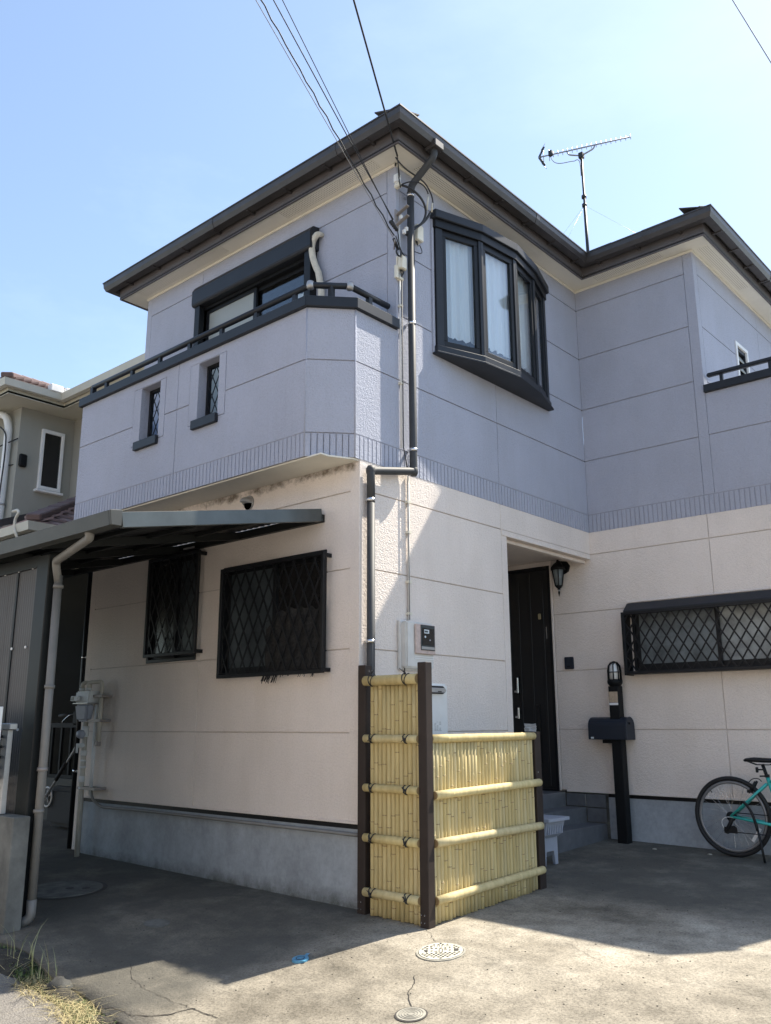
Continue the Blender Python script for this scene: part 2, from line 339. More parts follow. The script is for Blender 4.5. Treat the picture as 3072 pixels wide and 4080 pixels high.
# ------------------------------------------------------------------ ground
def smooth(a, b, x):
    t = max(0, min(1, (x - a) / (b - a))); return t * t * (3 - 2 * t)
def gz(x, y):
    z = -0.57224 - 0.013136 * max(-6, min(6, x)) + 0.03618 * min(y, 6)
    return z - 0.085 * max(0, -y - 0.3) * smooth(-1.3, -0.2, x)
EDGE_Y = -1.90
def edge_y(x): return EDGE_Y - 0.05 * math.sin(x * 2.3) - 0.02 * math.sin(x * 9 + 1) 
def sheet(name, xs, rows, zf, mat, skirt=0):
    mb = MB(); vs = []; nx = len(xs)
    for r in rows:
        for x in xs:
            y = r(x) if callable(r) else r; vs.append((x, y, zf(x, y)))
    fs = [(j * nx + i, j * nx + i + 1, (j + 1) * nx + i + 1, (j + 1) * nx + i) for j in range(len(rows) - 1) for i in range(nx - 1)]
    mb.add(vs, fs, True)
    if skirt:
        b = [(x, y, z - skirt) for x, y, z in vs[:nx]]
        mb.add(vs[:nx] + b, [(i, nx + i, nx + i + 1, i + 1) for i in range(nx - 1)])
    return mb.build(name, mat)
xs = [-12 + i * 0.1 for i in range(241)]
ys = [edge_y] + [EDGE_Y + 0.16 + j * 0.12 for j in range(120)]
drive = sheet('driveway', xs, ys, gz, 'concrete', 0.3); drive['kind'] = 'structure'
drive['label'] = 'cracked and stained concrete driveway around the house'
def sz(x, y): return gz(x, EDGE_Y) - 0.045 - 0.02 * smooth(EDGE_Y, EDGE_Y - 0.6, y) + 0.0 * x - 0.012 * max(0, -(y - EDGE_Y))
street = sheet('street', [-40 + i for i in range(81)], [-40, -20, -10, -6, -4, -3, -2.6, -2.3, -2.0], sz, 'asphalt'); street['kind'] = 'structure'
street['label'] = 'grey asphalt street in front of the driveway edge'
gr = MB().add([(-300, -300, -1.6), (300, -300, -1.6), (300, 300, -1.6), (-300, 300, -1.6)], [(0, 1, 2, 3)]).build('ground', 'asphalt'); gr['kind'] = 'structure'
gr['label'] = 'flat ground far around the houses'
def crack(pts, wd, parent=drive):
    mb = MB(); P = []
    for (ax, ay), (bx, by) in zip(pts[:-1], pts[1:]):
        n = max(2, int(math.hypot(bx - ax, by - ay) / 0.02))
        for i in range(n):
            t = i / n; P.append((ax + (bx - ax) * t + random.uniform(-.006, .006), ay + (by - ay) * t + random.uniform(-.006, .006)))
    P.append(pts[-1]); vs = []
    for i, (x, y) in enumerate(P):
        a = P[max(0, i - 1)]; b = P[min(len(P) - 1, i + 1)]; dx, dy = b[0] - a[0], b[1] - a[1]; l = math.hypot(dx, dy) or 1
        ww = wd * random.uniform(.35, 1.2) * (0.2 if i in (0, len(P) - 1) else 1) / 2
        for sgn in (-1, 1):
            X, Y = x - dy / l * ww * sgn, y + dx / l * ww * sgn; vs.append((X, Y, gz(X, Y) + 0.003))
    mb.add(vs, [(2 * i, 2 * i + 1, 2 * i + 3, 2 * i + 2) for i in range(len(P) - 1)]); mb.build('crack', 'crack', parent)
crack([(-0.07, -1.886), (-0.012, -1.851), (0.088, -1.852), (0.173, -1.853), (0.261, -1.806), (0.331, -1.747), (0.352, -1.689), (0.367, -1.635), (0.45, -1.64), (0.594, -1.64)], 0.009)
crack([(-0.477, -1.46), (-0.255, -1.575), (-0.082, -1.616), (0.186, -1.637), (0.36, -1.639)], 0.003)
crack([(1.1, -0.731), (1.158, -0.794), (1.20, -0.887), (1.254, -0.964), (1.29, -1.0), (1.342, -1.04)], 0.005)
crack([(0.66, -0.09), (0.764, -0.158), (0.805, -0.216), (0.89, -0.27)], 0.0035)
crack([(1.5, 0.18), (1.75, 0.02), (1.95, -0.05)], 0.002)

# ------------------------------------------------------------------ siding system
def frame_uv(axis):
    # axis 'A': wall facing -y (u = x); 'B': wall facing +x (u = y). depth d > 0 is outward
    if axis == 'A': return lambda u, z, d, pl: (u, pl - d, z)
    return lambda u, z, d, pl: (pl + d, u, z)
def inside(u, z, holes): return any(a < u < b and c < z < e for a, b, c, e in holes)
def slab(mb, P, pl, u0, u1, z0, z1, holes, d0, d1):
    """rectangle with rectangular holes, from depth d0 (back) to d1 (front)"""
    us = sorted({u0, u1} | {x for h in holes for x in h[:2] if u0 < x < u1}); zs = sorted({z0, z1} | {x for h in holes for x in h[2:] if z0 < x < z1})
    cell = {(i, j) for i in range(len(us) - 1) for j in range(len(zs) - 1) if not inside((us[i] + us[i + 1]) / 2, (zs[j] + zs[j + 1]) / 2, holes)}
    for (i, j) in cell:
        a, b, c, e = us[i], us[i + 1], zs[j], zs[j + 1]
        for d in (d0, d1): mb.add([P(a, c, d, pl), P(b, c, d, pl), P(b, e, d, pl), P(a, e, d, pl)], [(0, 1, 2, 3)])
        for (di, dj, p, q) in ((-1, 0, (a, c), (a, e)), (1, 0, (b, c), (b, e)), (0, -1, (a, c), (b, c)), (0, 1, (a, e), (b, e))):
            if (i + di, j + dj) not in cell: mb.add([P(*p, d0, pl), P(*q, d0, pl), P(*q, d1, pl), P(*p, d1, pl)], [(0, 1, 2, 3)])
    return bool(cell)
def pieces(u0, u1, z0, z1, holes):
    """cut a panel in two where an opening runs right through it"""
    for a, b, c, e in holes:
        if c <= z0 and e >= z1 and a > u0 and b < u1: return [(u0, a, z0, z1), (b, u1, z0, z1)]
        if a <= u0 and b >= u1 and c > z0 and e < z1: return [(u0, u1, z0, c), (u0, u1, e, z1)]
    return [(u0, u1, z0, z1)]
GAP = 0.0045
def siding(parent, axis, pl, us, zs, holes, mat, back_to=0.10, name='wall'):
    P = frame_uv(axis); mb = MB(); slab(mb, P, pl, us[0], us[-1], zs[0], zs[-1], holes, -back_to, -0.011)
    wall = mb.build(name, mat + '_joint', parent)
    for a, b in zip(us[:-1], us[1:]):
        for c, e in zip(zs[:-1], zs[1:]):
            m2 = MB(); ga = 0.0 if a == us[0] else 0.003; gb = 0.0 if b == us[-1] else 0.003; gc = 0.0 if c == zs[0] else GAP; ge = 0.0 if e == zs[-1] else GAP
            for q in pieces(a + ga, b - gb, c + gc, e - ge, holes):
                m2 = MB()
                if slab(m2, P, pl, *q, holes, -0.0108, 0.0): m2.build('siding_panel', mat, wall, 0.0015)
    return wall
rib_mesh = {}
def ribs(parent, axis, pl, u0, u1, z0, z1, pitch=0.0485):
    P = frame_uv(axis); mb = MB(); slab(mb, P, pl, u0, u1, z0, z1, [], -0.1, -0.004)
    band = mb.build('ribbed_band', 'lilac_groove', parent); n = round((u1 - u0) / pitch); pt = (u1 - u0) / n
    key = (axis, round(pt, 4), z0, z1)
    for k in range(n):
        if key not in rib_mesh:
            m2 = MB(); w2 = pt / 2 - 0.0038
            poly = [(-w2, -0.004), (-w2 + .002, 0.003), (w2 - .002, 0.003), (w2, -0.004)]
            if axis == 'A': m2.extr([(u, -d, z0) for u, d in poly], (0, 0, z1 - z0 - .009))
            else: m2.extr([(d, u, z0) for u, d in poly], (0, 0, z1 - z0 - .009))
            o = m2.build('rib', 'lilac', band); rib_mesh[key] = o.data
        else:
            o = bpy.data.objects.new('rib', rib_mesh[key]); COL.objects.link(o); o.parent = band
        c = u0 + (k + .5) * pt; o.location = (c, pl, 0) if axis == 'A' else (pl, c, 0)
    return band

ZB, ZT, J1, J2, J3, J4, ZS = 2.639, 2.835, 3.432, 4.022, 4.628, 5.220, 5.466
YB, Y2, XD = 3.587, 0.4455, 1.3676
house = thing('house', 'two-storey house with lilac upper floor and cream ground floor', 'house')
HOLE_AS = (-2.70, -1.955, 1.212, 2.192); HOLE_AB = (-1.60, -0.345, 1.048, 1.978)
ZJ = [0.0, 0.6, 1.2, 1.8, 2.4, ZB]
wallA = siding(house, 'A', 0.0, [-3.68, -1.905, -0.097], ZJ, [HOLE_AS, HOLE_AB], 'cream')
wallB = siding(house, 'B', 0.0, [0.097, 1.9], ZJ, [], 'cream')
MB().prism([(-0.097, 0.0), (0.0, 0.0), (0.0, 0.097), (-0.1, 0.097), (-0.097, 0.09)], 0, ZB).build('corner_trim', 'cream', house, 0.002)
MB().box(-0.1, 0.0, 1.904, 1.995, 0, 2.345).build('corner_trim', 'cream', house, 0.002)
# lintel over the porch
MB().box(-0.12, 0.0, 1.904, YB - .002, 2.404, ZB).build('porch_lintel', 'cream', house, 0.002)
MB().box(-0.115, 0.006, 1.904, YB - .012, 2.345, 2.396).build('porch_lintel_trim', 'cream', house, 0.003)
MB().box(-0.115, -0.06, 2.0, YB - .012, 2.31, 2.343).build('porch_lintel_trim', 'cream', house, 0.003)
MB().box(-0.1, -0.006, 1.9, YB - .012, 2.394, 2.406).build('lintel_joint', 'cream_joint', house)
# right wing ground floor
HOLE_D = (-1.42, -0.505, -0.02, 2.345); HOLE_C = (0.42, 2.10, 1.16, 1.80)
wallC = siding(house, 'A', YB, [-1.7, -0.48, 1.272, 3.4], ZJ, [HOLE_D, HOLE_C], 'cream')
# porch inside
box('porch_ceiling', -1.75, -0.118, 1.9, YB - .001, 2.409, 2.44, 'cream', house)
box('porch_side_wall', -1.80, -1.70, 1.9, YB - .001, 0, 2.4, 'cream', house)
box('porch_return_wall', -1.70, -0.102, 1.90, 1.99, 0, 2.4, 'cream', house)
# upper floor
BOW = (0.99, 2.79, 3.85, 5.20)
zs2 = [ZT, J1, J2, J3, J4, ZS]
wallB2 = siding(house, 'B', 0.0, [0.5, 1.9, YB], zs2, [BOW], 'lilac')
ribs(house, 'B', 0.0, -0.055, YB, ZB, ZT)
siding(house, 'B', 0.0, [-0.055, 0.5], [ZT, J1, 3.872], [], 'lilac', 0.08, 'balcony_wall')
MB().prism([(-0.1, Y2), (0.0, Y2), (0.0, 0.497), (-0.09, 0.497)], 3.872, ZS).build('corner_trim', 'lilac', house, 0.002)
wallA2 = siding(house, 'A', Y2, [-3.70, -2.75, -0.104], [2.9, 3.43, J2, J3, J4, ZS], [(-2.72, -1.03, 2.95, 5.0)], 'lilac')
box('corner_trim', -3.79, -3.704, Y2, Y2 + .1, 2.9, ZS, 'lilac', house, 0.002)
wallC2 = siding(house, 'A', YB, [0.0, 1.262], zs2, [], 'lilac')
ribs(house, 'A', YB, 0.0, 3.06, ZB, ZT)
MB().prism([(1.266, YB), (XD, YB), (XD, 3.684), (1.266, 3.684)], ZT, ZS).build('corner_trim', 'lilac', house, 0.002)
wallD = siding(house, 'B', XD, [3.688, 5.47, 8.8], [2.7, 3.43, J2, J3, J4, ZS], [(4.66, 5.0, 3.75, 4.78)], 'lilac')
siding(house, 'A', YB, [XD + .003, 3.06], [ZT, J1, 3.868], [], 'lilac', 0.08, 'balcony_wall')
# closing walls out of view
for a in ((-3.79, -3.70, Y2 + .101, 8.8, 2.6, ZS), (-3.79, XD - .1, 8.7, 8.8, -0.5, ZS)): box('rear_wall', *a, 'lilac', house)
box('rear_wall', -3.78, -3.682, 0.001, 8.7, -0.5, 2.6, 'cream', house)
box('upper_floor_slab', -3.69, -0.101, 0.105, 8.7, 2.46, 2.62, 'room', house)
box('upper_floor_slab', -0.10, 3.3, YB + .105, 8.7, 2.46, 2.62, 'room', house)
box('room_partition', -3.69, -1.81, 3.42, 3.5, -0.1, 2.45, 'room', house)
box('room_partition', -3.69, -0.101, 3.3, 3.4, 2.63, 5.4, 'room', house)
# foundation
mb = MB(); mb.box(-3.66, -0.02, 0.02, 0.2, -1.0, -0.055); mb.box(-0.2, -0.02, 0.2, 1.99, -1.0, -0.055); mb.box(0.03, 3.4, YB + .02, YB + .2, -1.0, -0.055)
mb.build('foundation', 'found', house)
for nm, b in (('a', (-3.68, 0.012, -0.012, 0.02, -0.018, 0.0)), ('b', (-0.02, 0.012, 0.02, 1.99, -0.018, 0.0)), ('c', (-0.42, 3.4, YB - .012, YB + .02, -0.018, 0.0))):
    box('drip_flashing', *b, 'cream', house, 0.003)
mb = MB(); mb.box(-3.66, -0.005, 0.022, 0.1, -0.054, -0.019); mb.box(-0.1, -0.005, 0.1, 1.99, -0.054, -0.019); mb.box(0.03, 3.4, YB + .024, YB + .1, -0.054, -0.019); mb.build('vent_gap', 'black', house)
# entrance steps
st = node('entrance_steps', house)
for (x1, z1, y0) in ((-0.43, -0.022, 1.99), (-0.20, -0.158, 1.99), (0.02, -0.30, 1.99)):
    box('step', -1.7, x1, y0, YB - .02, -0.7, z1, 'tile', st, 0.004)
for k, (a, b, c, e) in enumerate(((-0.426, -0.205, -0.154, -0.03), (-0.20, 0.016, -0.156, -0.03), (-0.196, 0.016, -0.296, -0.16))):
    box('wall_tile', a + .003, b - .003, YB - .019, YB - .004, c + .003, e - .003, 'tile', st, 0.002)

# ---- balcony
bal = node('balcony', house)
FY = -0.339; BX0 = -3.635; CH0 = (-0.262, FY); CH1 = (0.0, -0.055)
W1 = (-2.545, -2.235, 3.20, 3.79); W2 = (-1.648, -1.358, 3.20, 3.79)
T1 = (-2.67, -2.145, 3.225, 3.80); T2 = (-1.775, -1.26, 3.225, 3.80)
bw = siding(house, 'A', FY, [BX0, -1.955, CH0[0]], [ZT, J1, 3.872], [T1, T2], 'lilac', 0.10, 'balcony_wall')
for T, W in ((T1, W1), (T2, W2)):
    P = frame_uv('A'); m2 = MB(); slab(m2, P, FY, T[0] + .005, T[1] - .005, T[2] + .004, T[3] - .004, [W], -0.10, 0.002); m2.build('window_surround', 'lilac', bw, 0.002)
ribs(house, 'A', FY, BX0, CH0[0], ZB, ZT)
# chamfer
def chamfer_piece(c0, c1, z0, z1, out=0.0, th=0.08, mat='lilac', nm='siding_panel', par=None, ea=0, eb=0, bv=0.0015):
    a = Vector((*c0, 0)); b = Vector((*c1, 0)); d = (b - a).normalized(); n = Vector((d.y, -d.x, 0))
    a = a + d * ea; b = b - d * eb
    pts = [a + n * out, b + n * out, b - n * th, a - n * th]
    return MB().prism([(p.x, p.y) for p in pts], z0, z1).build(nm, mat, par, bv)
cw = chamfer_piece(CH0, CH1, ZB, 3.872, -0.011, 0.09, 'lilac_joint', 'balcony_wall', house, bv=0)
chamfer_piece(CH0, CH1, ZT, J1 - GAP, 0, 0.0108, par=cw, ea=.003, eb=.003); chamfer_piece(CH0, CH1, J1 + GAP, 3.872, 0, 0.0108, par=cw, ea=.003, eb=.003)
L = math.hypot(CH1[0] - CH0[0], CH1[1] - CH0[1]); n = 8
for k in range(n): chamfer_piece(CH0, CH1, ZB, ZT - .009, 0.003, 0.011, 'lilac', 'rib', cw, ea=L * k / n + .003, eb=L * (n - 1 - k) / n + .003, bv=0.003)
tube('corner_bead', [(0, -0.055, ZB), (0, -0.055, 3.872)], 0.006, 'lilac', cw, 8); tube('corner_bead', [(*CH0, ZB), (*CH0, 3.872)], 0.004, 'lilac', cw, 8)
box('balcony_end_wall', BX0, BX0 + .1, FY + .101, Y2, ZB, 3.872, 'lilac', house)
box('balcony_soffit', BX0 + .002, -0.1, FY + .02, 0.09, ZB - .012, ZB + .0, 'soffit', house)
MB().prism([(-0.1, FY + .1), (-0.1, 0.0), (-0.012, 0.0), (-0.012, -0.05)], ZB - .012, ZB).build('balcony_soffit', 'soffit', house)
box('balcony_floor', BX0 + .1, -0.32, FY + .1, Y2, 2.78, 2.88, 'found', house)
# cap and rail
def cap_run(pts, z0, z1, out, inn, parent, mat='rail'):
    for (a, b, ea, eb) in pts:
        A = Vector((*a, 0)); B = Vector((*b, 0)); d = (B - A).normalized(); nn = Vector((d.y, -d.x, 0)); A = A - d * ea; B = B + d * eb
        q = [A + nn * out, B + nn * out, B - nn * inn, A - nn * inn]
        MB().prism([(p.x, p.y) for p in q], z0, z1).build('cap', mat, parent, 0.004)
rl = node('balcony_railing', house)
cap_run([((BX0 - .03, FY), CH0, 0, .016), (CH0, CH1, .012, .012), (CH1, (0.0, Y2 + .003), .016, 0)], 3.873, 3.962, 0.035, 0.12, rl)
RZ = 4.095
rp = [(-3.56, -0.279), (-0.285, -0.285), (-0.062, -0.06), (-0.062, 0.41)]
for a, b in zip(rp[:-1], rp[1:]): tube('handrail', [(*a, RZ), (*b, RZ)], 0.026, 'rail', rl, 12)
for p in rp[1:3]: MB().lathe([(0.0, -.035), (.028, -.03), (.034, 0), (.028, .03), (0, .035)], (*p, RZ), 12).build('rail_elbow', 'silver', rl)
for x in (-3.30, -2.83, -2.36, -1.89, -1.42, -0.95, -0.47): box('rail_post', x - .02, x + .02, -0.295, -0.265, 3.962, RZ - .01, 'rail', rl)
for p in ((-0.165, -0.165), (-0.062, 0.17)): box('rail_post', p[0] - .02, p[0] + .02, p[1] - .02, p[1] + .02, 3.962, RZ - .01, 'rail', rl)
MB().beam((-3.56, -0.279, RZ - .005), (-3.56, -0.279, 3.99), .05, .05).build('rail_end', 'rail', rl, .005)
# right balcony rail
rl2 = node('balcony_railing', house)
cap_run([((XD, YB), (3.06, YB), 0, .014), ((3.06, YB), (3.34, YB + .28), .014, 0)], 3.869, 3.948, 0.035, 0.12, rl2)
box('balcony_end_wall', 3.24, 3.34, YB + .28, 5.5, 2.64, 3.868, 'lilac', house)
chamfer_piece((3.06, YB), (3.34, YB + .28), 2.64, 3.868, 0, .1, 'lilac', 'balcony_wall', house)
MB().beam((XD + .02, YB + .05, 4.065), (3.1, YB + .05, 4.065), .05, .04).build('handrail', 'rail', rl2, .01, 2)
MB().beam((3.1, YB + .05, 4.065), (3.3, YB + .27, 4.065), .05, .04).build('handrail', 'rail', rl2, .01, 2)
for x in (1.53, 2.0, 2.5, 3.0): box('rail_post', x - .016, x + .016, YB + .035, YB + .065, 3.948, 4.05, 'rail', rl2)
box('balcony_floor', XD, 3.3, YB + .09, 5.6, 2.64, 2.8, 'found', house)

# ---- windows
def lattice(parent, axis, pl, u0, u1, z0, z1, pitch, slope, wd=0.014, th=0.006):
    P = frame_uv(axis); g = parent
    h = z1 - z0; run = h / slope
    for sgn, dd in ((1, 0.0), (-1, th + .001)):
        k = -int(run / pitch) - 2
        while True:
            s = u0 + k * pitch; k += 1
            if s > u1 + run: break
            # line u = s + sgn*t , z = z0 + slope*t (sgn>0), for sgn<0 starts at s going left
            t0, t1 = 0.0, run
            if sgn > 0: t0 = max(t0, u0 - s); t1 = min(t1, u1 - s)
            else: t0 = max(t0, s - u1); t1 = min(t1, s - u0)
            if t1 - t0 < 0.03: continue
            a = P(s + sgn * t0, z0 + slope * t0, dd, pl); b = P(s + sgn * t1, z0 + slope * t1, dd, pl)
            up = (0, 1, 0) if axis == 'A' else (1, 0, 0)
            MB().beam(a, b, wd, th, up).build('bar', 'black', g)
def grille(axis, pl, u0, u1, z0, z1, pitch, slope, depth, label=None):
    P = frame_uv(axis); g = node('window_grille', house)
    w_ = .03
    for (a, b, c, e) in ((u0, u1, z1 - w_, z1), (u0, u1, z0, z0 + w_), (u0, u0 + w_, z0 + w_, z1 - w_), (u1 - w_, u1, z0 + w_, z1 - w_)):
        m2 = MB(); slab(m2, P, pl, a, b, c, e, [], depth - .03, depth); m2.build('grille_frame', 'black', g, .003)
    for u in (u0 + .012, u1 - .03):
        for z in (z0 + .01, z1 - .04):
            m2 = MB(); slab(m2, P, pl, u, u + .02, z, z + .03, [], 0.0, depth - .03); m2.build('bracket', 'black', g)
    lattice(g, axis, pl - (depth - .02 if axis == 'A' else -(depth - .02)), u0 + .02, u1 - .02, z0 + .02, z1 - .02, pitch, slope)
    return g
def sliding(axis, pl, u0, u1, z0, z1, mats, rec=0.02, mid=None, fm='black'):
    """two-sash window set in an opening"""
    P = frame_uv(axis); wn = node('window', house); f = .03
    m2 = MB(); slab(m2, P, pl, u0, u1, z0, z1, [(u0 + f, u1 - f, z0 + f, z1 - f)], -.10, .012); m2.build('frame', fm, wn, .002)
    mid = mid or (u0 + u1) / 2
    for k, (a, b) in enumerate(((u0 + f, mid + .02), (mid - .02, u1 - f))):
        d = -rec - .03 * k; s_ = .035
        m3 = MB(); slab(m3, P, pl, a, b, z0 + f, z1 - f, [(a + s_, b - s_, z0 + f + s_ * 1.2, z1 - f - s_)], d - .022, d); m3.build('sash', fm, wn, .002)
        m4 = MB(); slab(m4, P, pl, a + s_, b - s_, z0 + f + s_ * 1.2, z1 - f - s_, [], d - .014, d - .009); m4.build('pane', mats[k], wn)
    return wn
def curtain(parent, axis, pl, u0, u1, z0, z1, d=-.16, mat='curtain', amp=.015, freq=55, scallop=0, nm='curtain'):
    P = frame_uv(axis); mb = MB(); n = max(8, int((u1 - u0) / .008)); rows = 6; vs = []
    ph = random.random() * 9
    for j in range(rows + 1):
        for i in range(n + 1):
            t = i / n; u = u0 + (u1 - u0) * t; z = z0 + (z1 - z0) * j / rows
            if j == 0 and scallop: z -= scallop * abs(math.sin(u * 40))
            vs.append(P(u, z, d + amp * (math.sin(u * freq + ph) + .5 * math.sin(u * freq * 2.3 + 1)) * (1.1 - .5 * j / rows), pl))
    mb.add(vs, [(j * (n + 1) + i, j * (n + 1) + i + 1, (j + 1) * (n + 1) + i + 1, (j + 1) * (n + 1) + i) for j in range(rows) for i in range(n)], True)
    return mb.build(nm, mat, parent)
M['dimglass'] = worn('dim frosted glass', (0.065, 0.08, 0.088), 0.3, 0, 0.6, 3.0)
M['dimbrown'] = worn('dark curtained glass', (0.022, 0.021, 0.021), 0.25, 0, 0.4, 3.0)
wa = sliding('A', 0.0, *HOLE_AS, ['dimbrown', 'dimglass'])
wb = sliding('A', 0.0, *HOLE_AB, ['dimglass', 'dimbrown'])
grille('A', 0.0, -2.624, -1.851, 1.255, 2.168, 0.118, 2.05, 0.10)
gb = grille('A', 0.0, -1.532, -0.281, 1.03, 1.947, 0.118, 2.05, 0.10)
# dark net hung inside the lower right of the large grille, its fringe spilling under the frame
mb = MB(); nn_ = 70; vs = []
for j in range(13):
    for i in range(nn_ + 1):
        t = i / nn_; u = -0.97 + .65 * t; top = 1.50 + .05 * math.sin(t * 3.0) + .012 * math.sin(t * 34) - .10 * max(0, .25 - t) / .25; bot = 1.066
        z = bot + (top - bot) * j / 12; vs.append((u, -0.050 - .008 * math.sin(u * 38 + z * 6) - .004 * math.sin(z * 40 + u * 9), z))
mb.add(vs, [(j * (nn_ + 1) + i, j * (nn_ + 1) + i + 1, (j + 1) * (nn_ + 1) + i + 1, (j + 1) * (nn_ + 1) + i) for j in range(12) for i in range(nn_)], True)
for i in range(60):
    u = random.choice((random.uniform(-.95, -.78), random.uniform(-.95, -.78), random.uniform(-.97, -.30))); z = 1.03; l = random.uniform(.015, .045) * (1.4 if u < -.78 else .6)
    mb.beam((u, -.075, z + .04), (u + random.uniform(-.008, .008), -.112, z - l), .003, .003)
for i in range(230):
    u = random.uniform(-.96, -.33); z = random.uniform(1.08, 1.5); l = random.uniform(.015, .06)
    mb.beam((u, -.066, z), (u + random.uniform(-.006, .006), -.067, z - l), .002, .002)
for k in range(7):
    z = 1.10 + k * .06; mb.tube([(-.96 + .63 * i / 24, -.066, z + .008 * math.sin(i * 1.3 + k)) for i in range(25)], .0018, 4, False)
net = mb.build('hanging_net', 'net'); tag(net, 'ragged dark woven net hung behind the large ground-floor window grille', 'net')
# wing ground-floor window with hood and grille
M['frost_reflection'] = worn('frosted glass with reflection', (0.40, 0.43, 0.43), 0.3, 0, 0.6, 5)  # brighter mottled pane; a reflection is painted into its colour
wc = sliding('A', YB, *HOLE_C, ['frosted', 'frost_reflection'], .01, 1.27)
hood = MB(); hood.extr([(0.40, YB - .002, 1.845), (0.40, YB - .06, 1.835), (0.40, YB - .15, 1.755), (0.40, YB - .15, 1.74), (0.40, YB - .002, 1.74)], (1.74, 0, 0)); hood.build('window_hood', 'rail', house, .003)
for a, b in ((0.378, 0.40), ):
    MB().extr([(a, YB - .16, 1.12), (a, YB, 1.12), (a, YB, 1.74), (a, YB - .16, 1.74)], (.022, 0, 0)).build('window_side_plate', 'black', house)
gc = grille('A', YB, 0.375, 2.14, 1.128, 1.742, 0.108, 1.55, 0.15)
box('window_sill_box', 0.40, 2.13, YB - .115, YB - .001, 1.128, 1.15, 'black', house)
box('window_head_trim', 0.385, 2.15, YB - .014, YB - .0005, 1.848, 1.862, 'cream', house, .003)
# upper front shutter window
ws = node('shutter_window', house)
prof = [(Y2 + .002, 4.975), (0.345, 4.975), (0.33, 4.995), (0.33, 5.15), (0.365, 5.21), (Y2 + .002, 5.225)]
MB().extr([(-2.78, y, z) for y, z in prof], (1.83, 0, 0)).build('shutter_box', 'rail', ws, .006, 2)
for a in (-2.755, -1.065): box('guide_rail', a, a + .085, 0.36, Y2 + .01, 2.95, 4.974, 'black', ws, .003)
mb = MB(); slab(mb, frame_uv('A'), Y2, -2.71, -1.04, 2.95, 4.972, [(-2.67, -1.08, 3.0, 4.94)], -.08, .02); mb.build('frame', 'black', ws)
for k, (a, b, gm) in enumerate(((-2.67, -1.86, 'frosted2'), (-1.92, -1.08, 'glass'))):
    d = -.01 - .03 * k; m3 = MB(); slab(m3, frame_uv('A'), Y2, a, b, 3.0, 4.94, [(a + .04, b - .04, 3.06, 4.90)], d - .025, d); m3.build('sash', 'black', ws)
    if k == 0: M['frosted2'] = worn('pale screened glass', (0.34, 0.36, 0.34), 0.4, 0, .08, 2)
    m4 = MB(); slab(m4, frame_uv('A'), Y2, a + .04, b - .04, 3.06, 4.90, [], d - .015, d - .01); m4.build('pane', gm, ws)
curtain(ws, 'A', Y2, -1.40, -1.09, 3.05, 4.72, -.12)
# small lattice windows in balcony wall
for W in (W1, W2):
    wn = node('balcony_window', house); a, b, c, e = W; FYb = FY + .10
    mb = MB(); slab(mb, frame_uv('A'), FYb, a, b, c, e, [(a + .03, b - .03, c + .03, e - .03)], -.02, .012); mb.build('frame', 'black', wn)
    lattice(wn, 'A', FYb - .004, a + .03, b - .03, c + .03, e - .03, 0.095, 1.9, .009, .005)
    box('sill', a - .045, b + .012, FY - .035, FYb, c - .03, c + .052, 'rail', wn, .003)
# louvre window of the recessed wall
wl = node('louvre_window', house)
mb = MB(); slab(mb, frame_uv('B'), XD, 4.64, 5.02, 3.73, 4.80, [(4.68, 4.98, 3.77, 4.76)], -.08, .012); mb.build('frame', 'white', wl)
mb = MB(); slab(mb, frame_uv('B'), XD, 4.68, 4.98, 3.77, 4.76, [(4.70, 4.96, 3.79, 4.72)], -.09, -.01); mb.build('sash', 'rail', wl)
for k in range(8):
    z = 3.80 + k * .115; MB().extr([(XD - .06, 4.70, z + .11), (XD - .012, 4.70, z), (XD - .006, 4.70, z + .003), (XD - .054, 4.70, z + .113)], (0, .26, 0)).build('louvre', 'frosted2', wl)
